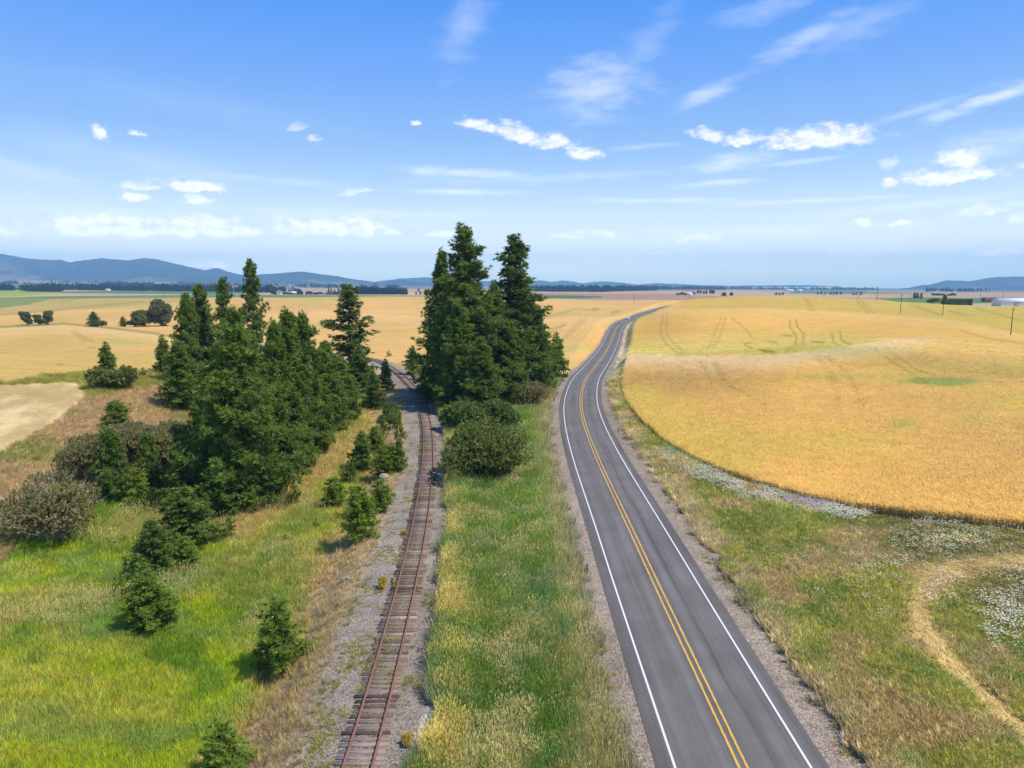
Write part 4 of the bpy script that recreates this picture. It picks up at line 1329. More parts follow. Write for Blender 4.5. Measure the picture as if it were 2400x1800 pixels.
FT = [('broadleaf_tree', Dp['oak'], 55, 764, 731, 32, 410, 'left round tree of the trio in the wheat field draw', 'tree'),
      ('broadleaf_tree', Dp['oak'], 83, 763, 738, 26, 412, 'middle tree of the trio in the wheat field draw', 'tree'),
      ('broadleaf_tree', Dp['oak'], 104, 764, 731, 30, 414, 'right round tree of the trio in the wheat field draw', 'tree'),
      ('pine_tree', G['g'], 213, 768, 732, 32, 400, 'single dark pine in the draw of the left wheat field', 'pine tree'),
      ('young_pine', G['i'], 282, 774, 750, 18, 400, 'small conical pine left of the willow in the draw', 'pine tree'),
      ('willow_tree', Dp['willow'], 372, 780, 716, 62, 400, 'grey green willow in the draw behind the left wheat field', 'tree'),
      ('bush', Bp['round'], 335, 777, 740, 46, 400, 'grey green shrub beside the willow in the draw', 'bush'),
      ('bush', Bp['round'], 308, 776, 762, 34, 400, 'low dark shrub at the left foot of the willow', 'bush'),
      ('bush', Bp['small'], 230, 769, 755, 20, 398, 'low shrub right of the single dark pine in the draw', 'bush'),
      ('bush', Bp['round'], 2193, 713, 700, 20, 640, 'round bush left of the farm hedge', 'bush'),
      ('pine_tree', G['g'], 2217, 714, 691, 18, 655, 'dark conifer at the left end of the farm hedge', 'pine tree')]
for nm, pr, px, by, ty, w, dep, lab, cat in FT:
    p, zc = at_depth(px, dep)
    base_py = float(project(p[0], p[1], p[2])[1])
    plant(nm, pr, px, max(by, base_py - 4), ty, w, lab, cat, depth=dep)

# ------------------------------------------------------------------ far trees
def far_proto(seed, kind):
    q = np.random.default_rng(seed)
    if kind == 'conifer':
        t, c, H, Rm = pine_proto(seed, 15, 3.2, .05, 1.3, 4, 1.5, 5, 1.5, 'far_leaf', .9, .3, .1, False)
    elif kind == 'poplar':
        t, c, H, Rm = bush_proto(seed, 4.5, 16, 'far_leaf', 200, 5, 1.4, 3, 5)
    else:
        t, c, H, Rm = bush_proto(seed, 10, 8, 'far_leaf', 160, 5, 1.6, 4, 6)
    return c, H, Rm


FP = {'conifer': [far_proto(400 + i, 'conifer') for i in range(4)], 'poplar': [far_proto(420 + i, 'poplar') for i in range(2)], 'round': [far_proto(440 + i, 'round') for i in range(3)]}


def far_tree(kind, px, depth, h, w, label, group, name):
    c, H, Rm = random.choice(FP[kind])
    p, zc = at_depth(px, depth)
    o = obj(name, c, None, p - np.array([0, 0, .3]))
    o.rotation_euler = (0, 0, random.random() * 6.28)
    o.scale = (w / 2 / Rm, w / 2 / Rm, h / H)
    tag(o, label, 'tree', group)


def wood(name, segs, label, n, hrange=(11, 20)):
    """a far wood that reads as one mass: all its trees in one mesh"""
    V, A, m = [], [], 0
    q = np.random.default_rng(len(segs) * 31 + n)
    src = []
    for c, H, Rm in FP['conifer'] + FP['round'][:1]:
        a = np.empty(len(c.vertices) * 3, np.float32); c.vertices.foreach_get('co', a)
        src.append((a.reshape(-1, 3), H))
    L = np.array([abs(s[2] - s[0]) + 5 for s in segs], float); L /= L.sum()
    for i in range(n):
        x0, d0, x1, d1, dd = segs[q.choice(len(segs), p=L)]
        f = q.random()
        p, zc = at_depth(x0 + (x1 - x0) * f, d0 + (d1 - d0) * f + (q.random() - .3) * dd)
        v, H = src[q.integers(len(src))]
        h = hrange[0] + (hrange[1] - hrange[0]) * q.random() ** 1.5
        s = h / H
        V.append(v * np.array([s * 1.15, s * 1.15, s]) + p - np.array([0, 0, .5]))
        A.append(np.full(len(v), q.random()))
    V = np.concatenate(V)
    me = mesh(name, V, np.arange(len(V)).reshape(-1, 3), M['far_leaf'], {'tone': np.concatenate(A)})
    tag(obj(name, me), label, 'wood', kind='stuff')


wood('far_wood', [(100, 2450, 240, 2700, 120), (180, 2500, 430, 2300, 100), (420, 2350, 640, 2200, 90), (0, 2300, 30, 2280, 30), (60, 2100, 140, 2050, 30)], 'dark belt of trees along the valley beyond the left wheat field', 520, (14, 24))
wood('far_wood', [(240, 4200, 362, 4000, 160)], 'dark block of forest in the plain below the left mountains', 190, (20, 32))
wood('far_wood', [(60, 4600, 150, 4700, 60), (150, 3400, 240, 3300, 60), (560, 2500, 700, 2450, 40), (330, 2900, 520, 2750, 60)], 'broken hedgerow trees between the tan and green fields under the left mountains', 150, (10, 20))
wood('far_wood', [(700, 4800, 930, 4700, 150), (0, 5400, 70, 5300, 100), (400, 6500, 620, 6400, 200), (100, 7000, 300, 6900, 200)], 'faint lines of woods in the haze before the left mountains', 220, (16, 30))
wood('far_wood', [(835, 1900, 952, 1900, 60)], 'dense row of pines on the crest behind the left pine grove', 90, (15, 21))
wood('far_wood', [(640, 1750, 800, 1800, 40)], 'low belt of bushes and trees behind the wheat crest', 60, (5, 10))
wood('far_wood', [(1250, 3100, 1420, 3000, 260), (1420, 3100, 1540, 4200, 200), (1540, 5000, 1700, 5600, 200)], 'long dark forest right of the central stand below the pale hills', 520, (18, 30))
wood('far_wood', [(1640, 7000, 2060, 7000, 300)], 'thin line of woods on the horizon over the right field', 220, (18, 34))
wood('far_wood', [(350, 3300, 500, 3200, 80), (380, 5200, 640, 5200, 200)], 'thin broken tree line across the tan fields on the left', 170, (12, 24))
wood('far_wood', [(2160, 4200, 2330, 4300, 100), (520, 6000, 800, 6600, 200)], 'faint tree belts at the foot of the far hills', 150, (14, 26))

rows = [('poplar', 'poplar_tree', [(1636, 2050), (1643, 2050), (1651, 2060), (1656, 2055), (1664, 2060), (1669, 2050), (1673, 2070)], 14, 4.5, 'tall poplar in the farm row right of the vanishing road', 'poplars at the far farm'),
        ('round', 'broadleaf_tree', [(1590, 1960), (1598, 1950), (1606, 1950), (1626, 2000)], 8, 9, 'dark tree left of the poplar row at the far farm', 'trees at the far farm'),
        ('conifer', 'conifer_tree', [(1935, 2300), (1948, 2300), (1955, 2250), (1962, 2280), (1972, 2260), (1918, 2250), (1926, 2240)], 9, 7, 'small dark tree in the row on the green field beyond the right crest', 'trees on the far green field'),
        ('conifer', 'conifer_tree', [(2001, 2100), (2008, 2080), (2019, 2080)], 9, 6, 'small tree right of the row on the far green field', 'pair of trees past the row'),
        ('conifer', 'conifer_tree', [(2146, 1400), (2152, 1420), (2161, 1380)], 12, 7, 'dark conifer of the trio above the round farm bush', 'trio of conifers above the farm'),
        ('round', 'broadleaf_tree', [(2190, 1900), (2200, 1900), (2212, 1900), (2228, 1900), (2236, 1880)], 8, 10, 'low tree in the shelter row behind the farm conifer', 'shelter row behind the farm'),
        ('conifer', 'conifer_tree', [(1820, 2150), (1828, 2140), (1836, 2160)], 7, 9, 'low dark tree on the crest line left of the far silver sheds', 'trees near the sheds'),
        ('conifer', 'conifer_tree', [(770, 1800), (776, 1820), (784, 1810), (793, 1800)], 16, 6, 'brownish tree in the row behind the grove ponderosa', 'row behind the ponderosa'),
        ('round', 'broadleaf_tree', [(98, 5000), (112, 5000), (128, 5100), (180, 5200)], 18, 16, 'faint tree on the tan slope under the left mountains', 'trees under the mountains'),
        ('conifer', 'conifer_tree', [(1000, 2000), (985, 1900), (975, 1880)], 10, 7, 'small tree on the plain left of the central stand', 'trees left of the central stand')]
for kind, nm, pts, h, w, lab, grp in rows:
    for px, dep in pts:
        far_tree(kind, px, dep, h * (.8 + .4 * random.random()), w * (.8 + .4 * random.random()), lab, grp, nm)
for kind, nm, px, dep, h, w, lab in [('round', 'broadleaf_tree', 1699, 1650, 12, 10, 'single rounded tree right of the poplars on the crest'), ('poplar', 'poplar_tree', 1716, 1650, 12, 6, 'single upright tree farthest right on the crest beyond the road'),
                                     ('conifer', 'conifer_tree', 134, 3000, 10, 9, 'lone dark tree on the dark green field at the left'), ('round', 'broadleaf_tree', 700, 1750, 12, 14, 'dark round tree in the belt left of the ponderosa'),
                                     ('conifer', 'conifer_tree', 981, 2600, 16, 8, 'lone conifer on the tan field at the left of the central stand')]:
    far_tree(kind, px, dep, h, w, lab, None, nm)

# ------------------------------------------------------------------ poles, posts
def pole(px, by, ty, label, depth, arm=True):
    p, zc = at_depth(px, depth)
    bpy_ = float(project(p[0], p[1], p[2])[1])
    H = max(6, (max(by, bpy_) - ty) * zc / F)
    o = empty('power_pole', p)
    b = Buf(); b.tube([(0, 0, -.5), (0, 0, H)], [.19, .13], 8)
    obj('pole', b.build('pole', M['pole_wood'], True), o)
    if arm:
        b = Buf(); b.box((0, -.17, H - .75), (2.6, .12, .16))
        a = obj('crossarm', b.build('crossarm', M['pole_wood']), o)
        for x in (-1.15, -.45, .45, 1.15):
            b = Buf(); b.tube([(x, -.17, H - .67), (x, -.17, H - .5)], [.06, .04], 6)
            obj('insulator', b.build('insulator', M['insulator']), a)
    o.rotation_euler = (0, 0, R(25))
    tag(o, label, 'power pole', 'power poles across the fields')


pole(2380, 784, 720, 'nearest wooden power pole at the right edge of the wheat field', 284)
pole(2215, 750, 706, 'power pole in the wheat in front of the farm conifer', 413)
pole(2115, 732, 690, 'power pole with a cleared patch at its foot, left of the farm', 440)
pole(2057, 704, 672, 'tallest looking power pole on the crest of the right field', 600)
pole(2014, 701, 681, 'thin power pole on the crest left of the tallest looking one', 800, False)
pole(2135, 708, 689, 'power pole beyond the crest on the green field', 900, False)
pole(1931, 694, 688, 'short looking far pole behind the right crest', 1300, False)
pole(2300, 709, 689, 'power pole on the green field left of the white barn', 820, False)
pole(2353, 704, 681, 'power pole rising behind the white barn', 820)
pole(1487, 708, 689, 'brown power pole left of the vanishing road', 720, False)
pole(1616, 701, 688, 'power pole at the right of the vanishing road', 850, False)
pole(379, 701, 687, 'left of two close thin poles on the left field crest', 850, False)
pole(384, 701, 687, 'right of two close thin poles on the left field crest', 860, False)


def marker(px, by, ty, label):
    p, zc = hit(px, by)
    H = max(.9, (by - ty) * zc / F)
    o = empty('marker_post', p, random.random() * .4)
    b = Buf(); b.box((0, 0, H / 2 - .1), (.09, .06, H + .2))
    obj('post', b.build('post', M['post_brown']), o)
    b = Buf(); b.box((0, -.036, H - .14), (.075, .012, .16))
    obj('reflector', b.build('reflector', M['reflector']), o)
    tag(o, label, 'marker post', 'roadside marker posts')


marker(1376, 1342, 1315, 'nearest brown marker post on the left gravel shoulder')
marker(1449, 1015, 996, 'dark marker post on the right shoulder at the bend')
marker(1300, 939, 927, 'marker post on the left shoulder below the central stand')
marker(1420, 905, 894, 'marker post on the right shoulder farther round the bend')
marker(1448, 840, 832, 'small marker post on the right shoulder in the dip')

# ------------------------------------------------------------------ buildings and stacks
def barn():
    p, zc = at_depth(2392, 640)
    o = empty('barn', p, R(-8))
    L, W, He, Hr = 38.0, 16.0, 4.8, 7.6
    b = Buf()
    x, y = L / 2, W / 2
    V = [(-x, -y, -.4), (x, -y, -.4), (x, y, -.4), (-x, y, -.4), (-x, -y, He), (x, -y, He), (x, y, He), (-x, y, He), (-x, 0, Hr - .06), (x, 0, Hr - .06)]
    b.add(V, [[0, 1, 5, 4], [2, 3, 7, 6]])
    b.add(V, [[1, 2, 6, 5], [3, 0, 4, 7]])
    b.add(V, [[4, 8, 7], [5, 6, 9]])
    obj('wall', b.build('wall', M['white_metal']), o)
    b = Buf()
    ex = x + .5; ey = y + .5; d = (Hr - He) / y * .5
    for s in (-1, 1):
        V = [(-ex, s * ey, He - d), (ex, s * ey, He - d), (ex, 0, Hr), (-ex, 0, Hr), (-ex, s * ey, He - d + .14), (ex, s * ey, He - d + .14), (ex, 0, Hr + .14), (-ex, 0, Hr + .14)]
        b.add(V, [[0, 3, 2, 1], [4, 5, 6, 7], [0, 1, 5, 4], [1, 2, 6, 5], [3, 0, 4, 7]])
    obj('roof', b.build('roof', M['grey_metal']), o)
    for xx in (-6, 10):
        b = Buf(); b.box((xx, -y - .04, 1.9), (4.6, .08, 3.9))
        obj('door', b.build('door', plain('barn_door', (.6, .61, .62), .6, .06)), o)
    tag(o, 'long white metal barn at the right edge of the photo', 'barn')


barn()


def small_house(name, px, dep, L, W, He, Hr, wall, roof, label, cat, rz=0):
    p, zc = at_depth(px, dep)
    o = empty(name, p, rz)
    x, y = L / 2, W / 2
    V = [(-x, -y, -.4), (x, -y, -.4), (x, y, -.4), (-x, y, -.4), (-x, -y, He), (x, -y, He), (x, y, He), (-x, y, He), (-x, 0, Hr - .08), (x, 0, Hr - .08)]
    b = Buf(); b.add(V, [[0, 1, 5, 4], [2, 3, 7, 6], [1, 2, 6, 5], [3, 0, 4, 7]]); b.add(V, [[4, 8, 7], [5, 6, 9]])
    obj('wall', b.build('wall', wall), o)
    b = Buf()
    for s in (-1, 1):
        b.add([(-x - .4, s * (y + .4), He - .2), (x + .4, s * (y + .4), He - .2), (x + .4, 0, Hr), (-x - .4, 0, Hr), (-x - .4, s * (y + .4), He - .04), (x + .4, s * (y + .4), He - .04), (x + .4, 0, Hr + .16), (-x - .4, 0, Hr + .16)],
              [[0, 3, 2, 1], [4, 5, 6, 7], [0, 1, 5, 4], [1, 2, 6, 5], [3, 0, 4, 7]])
    obj('roof', b.build('roof', roof), o)
    tag(o, label, cat)


small_house('farmhouse', 1617, 1980, 16, 9, 4, 7, M['white_metal'], M['grey_metal'], 'small white farmhouse among dark trees left of the poplars', 'house')
small_house('shed', 1850, 3800, 44, 18, 8, 12, M['white_metal'], M['grey_metal'], 'left pale silver shed on the far plain above the right crest', 'shed')
small_house('shed', 1874, 3850, 30, 18, 8, 12, M['white_metal'], M['grey_metal'], 'right pale silver shed on the far plain above the right crest', 'shed')
small_house('farmhouse', 252, 2300, 14, 9, 4, 7, M['white_metal'], M['grey_metal'], 'small white house in the tree belt beyond the left field', 'house')
small_house('farmhouse', 688, 1740, 14, 9, 5, 8, M['hay'], M['grey_metal'], 'brown house among the trees behind the grove', 'house', .4)
small_house('farmhouse', 285, 4600, 34, 16, 7, 11, M['white_metal'], M['grey_metal'], 'white farm building on the plain under the left mountains', 'house', .3)


def haystack():
    p, zc = at_depth(2356, 900)
    o = empty('hay_stack', p, R(3))
    b = Buf()
    q = random.Random(5)
    for i in range(15):
        h = 5.6 + q.random() * .5
        b.box((-26 + i * 3.72, 0, h / 2 - .2), (3.7, 7, h), 0, 0, q.random(), .92)
    obj('bale_row', b.build('bale_row', M['hay']), o)
    tag(o, 'long brown stack of baled hay above the white barn', 'hay stack')


haystack()


def hedge():
    q = np.random.default_rng(77)
    p, zc = at_depth(2253, 660)
    L, W, H = 53 * zc / F, 4.0, 5.4
    n = 2600
    u = q.random((n, 3)) - .5
    face = q.integers(0, 3, n)
    for a in range(3):
        k = face == a
        u[k, a] = np.sign(u[k, a] + 1e-6) * (.5 - .05 * q.random(k.sum()))
    cen = u * np.array([L, W, H]) + np.array([0, 0, H / 2])
    cen[:, 2] += (fbm(cen[:, 0] / 1.5, cen[:, 1], 5, 2) - .5) * .6 * (u[:, 2] > .3)
    d = u * np.array([.3, 1, 1]); d /= np.linalg.norm(d, axis=1)[:, None] + 1e-6
    o = empty('hedge', p)
    obj('foliage', clumps('foliage', cen, d, np.full(n, .7), q, M['pine_deep'], 6, .32, .5), o)
    b = Buf()
    for i in range(9):
        x = (i / 8 - .5) * L * .95
        b.tube([(x, 0, -.3), (x, 0, H * .8)], [.14, .06], 5)
    obj('stem', b.build('stem', M['bark']), o)
    tag(o, 'tall clipped dark hedge beside the farm conifer', 'hedge')


hedge()

# ------------------------------------------------------------------ the car on the road
def car():
    yv = float(hit(1480, 748)[0][1])
    x = np.interp(yv, RY, RX) - 1.8
    g = np.interp(yv + 1, RY, RX) - np.interp(yv - 1, RY, RX)
    z = np.interp(yv, RY, RZ) + .03
    slope = (np.interp(yv + 4, RY, RZ) - np.interp(yv - 4, RY, RZ)) / 8
    o = empty('car', (x, yv, z))
    o.rotation_euler = (math.atan(slope), 0, -math.atan(g / 2))
    # sections along the length: (y, half width, bottom, top)
    def loft(secs, close=True):
        V, Fq = [], []
        for (yy, hw0, hw1, z0, z1) in secs:
            V += [(-hw0, yy, z0), (hw0, yy, z0), (hw0 * 1.02, yy, (z0 + z1) / 2), (hw1, yy, z1), (-hw1, yy, z1), (-hw0 * 1.02, yy, (z0 + z1) / 2)]
        k = 6
        for s in range(len(secs) - 1):
            for i in range(k):
                Fq.append([s * k + i, s * k + (i + 1) % k, (s + 1) * k + (i + 1) % k, (s + 1) * k + i])
        for s in (0, len(secs) - 1):
            Fq += [[s * k, s * k + 1, s * k + 2, s * k + 5], [s * k + 5, s * k + 2, s * k + 3, s * k + 4]]
        return V, Fq
    b = Buf()
    b.add(*loft([(-2.3, .78, .7, .42, .82), (-2.15, .88, .82, .3, .95), (-1.2, .92, .86, .26, 1.02), (1.0, .92, .86, .26, 1.05), (2.1, .88, .82, .3, 1.02), (2.32, .8, .74, .42, .92)]))
    b.add(*loft([(-.75, .74, .64, 1.40, 1.46), (-.2, .70, .66, 1.43, 1.5), (.9, .70, .66, 1.43, 1.5), (1.35, .74, .64, 1.38, 1.44)]))
    obj('body', b.build('body', M['white_paint'], True), o)
    b = Buf()
    b.add(*loft([(-1.35, .80, .78, .98, 1.02), (-.72, .80, .66, 1.0, 1.40), (1.3, .80, .66, 1.02, 1.39), (1.95, .78, .74, 1.0, 1.05)]))
    obj('window', b.build('window', M['glass']), o)
    for sx in (-1, 1):
        for yy in (-1.45, 1.4):
            b = Buf()
            b.tube([(sx * .74, yy, .33), (sx * .93, yy, .33)], [.33, .33], 14)
            w = obj('wheel', b.build('wheel', M['rubber']), o)
            b = Buf()
            b.tube([(sx * .90, yy, .33), (sx * .945, yy, .33)], [.19, .17], 10)
            obj('rim', b.build('rim', M['chrome']), w)
        b = Buf(); b.box((sx * .62, -2.26, .74), (.3, .1, .14))
        obj('headlight', b.build('headlight', M['chrome']), o)
        b = Buf(); b.box((sx * .64, 2.27, .84), (.28, .1, .16))
        obj('tail_light', b.build('tail_light', M['lamp']), o)
    tag(o, 'white car on the far stretch of the two lane road', 'car')


car()

# ------------------------------------------------------------------ dead wood, boulder
def dead(px, by, wpx, n, label, seed):
    p, zc = hit(px, by)
    q = np.random.default_rng(seed)
    Lh = wpx * zc / F
    o = empty('dead_branches', p)
    for i in range(n):
        a = q.normal() * .25
        c = np.array([(q.random() - .5) * Lh * .4, (q.random() - .5) * .8, .1 + .12 * i / n])
        d = np.array([math.cos(a), math.sin(a), q.normal() * .08]) * Lh * (.25 + .25 * q.random())
        b = Buf()
        mid = c + q.normal(size=3) * .08
        b.tube([c - d, mid, c + d], [.09, .075, .03], 5)
        obj('branch', b.build('branch', M['deadwood'], True), o)
    tag(o, label, 'dead branches')


dead(818, 1357, 40, 7, 'dead branches lying on the grey grass edge left of the ballast', 5)
dead(858, 952, 40, 8, 'grey fallen branches on the bank between grove and track', 9)


def boulder(px, by, wpx, label, seed):
    p, zc = hit(px, by)
    q = np.random.default_rng(seed)
    r = wpx / 2 * zc / F
    th, ph = np.meshgrid(np.linspace(0, math.pi, 15), np.arange(22) * 2 * math.pi / 22, indexing='ij')
    u = np.stack([np.sin(th) * np.cos(ph), np.sin(th) * np.sin(ph), np.cos(th)], -1).reshape(-1, 3)
    k = .82 + .36 * fbm(u[:, 0] * 1.7 + seed, u[:, 1] * 1.7 + u[:, 2] * 1.3, seed, 3)
    V = u * k[:, None] * np.array([r, r * .85, r * .75])
    i = np.arange(14)[:, None] * 22 + np.arange(22)[None, :]
    j = np.arange(14)[:, None] * 22 + (np.arange(22)[None, :] + 1) % 22
    o = obj('boulder', mesh('boulder', V, np.stack([i, i + 22, j + 22, j], -1).reshape(-1, 4), M['stone'], smooth=True), None, p + np.array([0, 0, r * .25]))
    tag(o, label, 'boulder')


boulder(143, 1262, 26, 'rounded pinkish boulder at the foot of the thorn thicket', 3)
boulder(900, 1122, 26, 'dark flat rock under the clump of young pines by the track', 4)
boulder(985, 1522, 12, 'grey stone at the right edge of the ballast', 6)
boulder(1004, 1624, 15, 'pale stone in the golden grass right of the rails', 8)

# ------------------------------------------------------------------ scattered ground cover
def tuft(seed, n, h, spread, wid, lean, heads=0.0, head_w=.03, head_l=.14):
    """a tuft of blades; heads = share of stems that carry a seed head"""
    q = np.random.default_rng(seed)
    V, F3, tn = [], [], []
    m = 0
    for i in range(n):
        a = q.random() * 6.28; rr = spread * q.random() ** .5
        b = np.array([math.cos(a) * rr, math.sin(a) * rr, -.04])
        la = a + q.normal() * .6
        ll = lean * (.4 + q.random())
        hh = h * (.6 + .55 * q.random())
        t = b + np.array([math.cos(la) * ll * hh, math.sin(la) * ll * hh, hh])
        mid = b * .55 + t * .45 + np.array([0, 0, .12 * hh * ll])
        sa = q.random() * 3.14
        s = np.array([math.cos(sa), math.sin(sa), 0]) * wid * (.7 + .6 * q.random())
        V += [b - s * .5, b + s * .5, mid + s * .4, mid - s * .4, t]
        F3 += [[m, m + 1, m + 2], [m, m + 2, m + 3], [m + 3, m + 2, m + 4]]
        k = q.random()
        tn += [k * .5, k * .5, k, k, k]
        m += 5
        if q.random() < heads:
            d = (t - mid) / np.linalg.norm(t - mid)
            for sb in (sa, sa + 1.57):
                w = np.array([math.cos(sb), math.sin(sb), 0]) * head_w
                V += [t - d * head_l * .3, t + w + d * head_l * .3, t + d * head_l, t - w + d * head_l * .3]
                F3 += [[m, m + 1, m + 2], [m, m + 2, m + 3]]
                tn += [.8, 1, 1, 1]
                m += 4
    return V, F3, tn


def tuft_obj(name, mat, *a, **k):
    V, F3, tn = tuft(*a, **k)
    return bpy.data.objects.new(name, mesh(name, V, np.array(F3), mat, {'tone': np.array(tn)}))


def flower_obj(name, seed, n, spread, h, size):
    q = np.random.default_rng(seed)
    V, F3, tn = [], [], []
    m = 0
    for i in range(n):
        c = np.array([q.normal() * spread, q.normal() * spread, h * (.6 + .6 * q.random())])
        tl = rand_unit(1, q)[0] * .3
        for k in range(5):
            a0, a1 = 6.28 * k / 5, 6.28 * (k + 1) / 5
            V += [c, c + size * np.array([math.cos(a0), math.sin(a0), tl[0] * math.cos(a0)]), c + size * np.array([math.cos(a1), math.sin(a1), tl[1] * math.sin(a1)])]
            F3.append([m, m + 1, m + 2]); m += 3
        tn += [.7] * 15
    return bpy.data.objects.new(name, mesh(name, V, np.array(F3), M['petal'], {'tone': np.array(tn)}))


def scatter(name, x, y, col, scale, protos, label, cat, sq=None, tilt=.0, zoff=0.0):
    """one object of uncountable plants: points that carry instances"""
    n = len(x)
    z = TZ(x, y) + zoff
    me = bpy.data.meshes.new(name)
    me.vertices.add(n)
    me.vertices.foreach_set('co', np.stack([x, y, z], 1).astype(np.float32).ravel())
    a = me.attributes.new('tcol', 'FLOAT_COLOR', 'POINT')
    a.data.foreach_set('color', np.concatenate([np.clip(col, 0, 1), np.ones((n, 1))], 1).astype(np.float32).ravel())
    sv = np.stack([scale, scale, scale * (1 if sq is None else sq)], 1)
    a = me.attributes.new('psc', 'FLOAT_VECTOR', 'POINT')
    a.data.foreach_set('vector', sv.astype(np.float32).ravel())
    a = me.attributes.new('prot', 'FLOAT_VECTOR', 'POINT')
    q = np.random.default_rng(n)
    rot = np.stack([q.normal(size=n) * tilt, q.normal(size=n) * tilt, q.random(n) * 6.28], 1)
    a.data.foreach_set('vector', rot.astype(np.float32).ravel())
    a = me.attributes.new('pix', 'INT', 'POINT')
    a.data.foreach_set('value', q.integers(0, len(protos), n).astype(np.int32))
    o = obj(name, me)
    ng = bpy.data.node_groups.new(name, 'GeometryNodeTree')
    ng.interface.new_socket('Geometry', in_out='INPUT', socket_type='NodeSocketGeometry')
    ng.interface.new_socket('Geometry', in_out='OUTPUT', socket_type='NodeSocketGeometry')
    N, L = ng.nodes, ng.links
    gi, go = N.new('NodeGroupInput'), N.new('NodeGroupOutput')
    jn = N.new('GeometryNodeJoinGeometry')
    for p in reversed(protos):
        oi = N.new('GeometryNodeObjectInfo'); oi.inputs['Object'].default_value = p
        g2 = N.new('GeometryNodeGeometryToInstance')
        L.new(oi.outputs['Geometry'], g2.inputs[0]); L.new(g2.outputs[0], jn.inputs[0])
    ip = N.new('GeometryNodeInstanceOnPoints')

    def na(nm, typ):
        k = N.new('GeometryNodeInputNamedAttribute'); k.data_type = typ; k.inputs[0].default_value = nm
        return k.outputs[0]
    L.new(gi.outputs[0], ip.inputs['Points'])
    L.new(jn.outputs[0], ip.inputs['Instance'])
    ip.inputs['Pick Instance'].default_value = True
    L.new(na('pix', 'INT'), ip.inputs['Instance Index'])
    e2r = N.new('FunctionNodeEulerToRotation')
    L.new(na('prot', 'FLOAT_VECTOR'), e2r.inputs[0])
    L.new(e2r.outputs[0], ip.inputs['Rotation'])
    L.new(na('psc', 'FLOAT_VECTOR'), ip.inputs['Scale'])
    L.new(ip.outputs[0], go.inputs[0])
    md = o.modifiers.new('scatter', 'NODES')
    md.node_group = ng
    tag(o, label, cat, kind='stuff')
    return o


def sample(n, r0, r1, a0=-50, a1=50, q=None):
    q = q or rng
    r = r0 * (r1 / r0) ** q.random(n)
    a = np.radians(a0 + (a1 - a0) * q.random(n))
    return r * np.sin(a), r * np.cos(a), r


def mixin(col, n, tan_p, dark_p, tan=(.62, .50, .22), q=rng):
    # single plants of another kind among the rest
    r = q.random((n, 1))
    col = col / np.maximum(1, col.max(1, keepdims=True) / .82)
    col = np.where(r < tan_p, np.array(tan), col)
    return np.where(r > 1 - dark_p, col * np.array([.55, .72, .7]), col)


def vary(col, amt, n, q=rng):
    k = 1 + (q.random((n, 1)) - .5) * 2 * amt
    h = (q.random((n, 1)) - .5) * amt * .6
    return np.clip(col * k * np.concatenate([1 + h, np.ones((n, 1)), 1 - h], 1), 0, 1)


T_green = [tuft_obj('blade_tuft', M['tuft'], 500 + i, 14, .5, .22, .03, .35) for i in range(4)]
T_tall = [tuft_obj('tall_tuft', M['tuft'], 510 + i, 16, .85, .24, .03, .35, heads=.15, head_w=.02) for i in range(4)]
T_seed = [tuft_obj('seed_tuft', M['tuft'], 520 + i, 16, .95, .26, .02, .32, heads=.8, head_w=.02, head_l=.16) for i in range(3)]
T_dry = [tuft_obj('dry_tuft', M['tuft'], 530 + i, 14, .4, .24, .025, .6) for i in range(4)]
T_weed = [tuft_obj('weed_tuft', M['tuft'], 540 + i, 18, .42, .25, .07, .7) for i in range(4)]
T_wheat = [tuft_obj('wheat_tuft', M['wheat'], 550 + i, 15, 1.0, .26, .028, .15, heads=.9, head_w=.042, head_l=.18) for i in range(4)]
T_straw = [tuft_obj('straw_tuft', M['tuft'], 560 + i, 16, .42, .3, .035, 3.2) for i in range(4)]
T_flow = [flower_obj('daisies', 570 + i, 12, .24, .36, .042) for i in range(3)]

# grasses
x, y, r = sample(480000, 24, 190)
c, mk = cover(x, y)
u = rng.random(len(x))
asr, sl = np.abs(mk['sr']), mk['sl']
fsc = 1 + r / 160
keep = (u < mk['meadow'] * (1 - .65 * mk['dry']))
k = np.where(keep)[0]
scatter('meadow_grass', x[k], y[k], vary(mixin(c[k] * C(2.35, 2.25, 1.7), len(k), .05, .16), .36, len(k)), fsc[k] * .84 * (.7 + .6 * mk['n1'][k]) * (.8 + .5 * rng.random(len(k))), T_green, 'bright green grass of the meadow left of the railway', 'grass')
k = np.where((u < .12 * mk['meadow'] * sm(.5, .68, fbm(x / 6, y / 6, 171, 3))) & (r < 95))[0]
scatter('seeding_grass', x[k], y[k], vary(np.tile(C(.62, .56, .22), (len(k), 1)), .25, len(k)), fsc[k] * .8 * (.7 + .5 * rng.random(len(k))), T_seed, 'pale seed heads standing in the left meadow', 'grass')
keep = (u < mk['median'] * (1 - .55 * mk['dry']) * (1 - .75 * sm(-8.6, -7.2, mk['sr'])))
k = np.where(keep)[0]
scatter('verge_grass', x[k], y[k], vary(mixin(c[k] * C(1.8, 1.95, 1.8), len(k), .05, .2), .4, len(k)), fsc[k] * (.65 + .7 * mk['n1'][k]) * (.75 + .5 * rng.random(len(k))), T_tall, 'tall green grass between the railway and the road', 'grass')
pat = sm(.48, .6, fbm(x / 1.8 + 9, y / 3, 95, 5))
k = np.where((u < mk['median'] * np.maximum(pat * .3, sm(5.6, 3.6, sl + (mk['n2'] - .5) * 4) * .6 * (sl > 3.1) * sm(.44, .62, fbm(x / 2.5, y / 4, 98, 4))) * (1 - .7 * sm(-9.5, -7.5, mk['sr']))))[0]
sc_col = np.where((sl[k] < 5.2)[:, None], C(.78, .64, .24), C(.70, .61, .30))
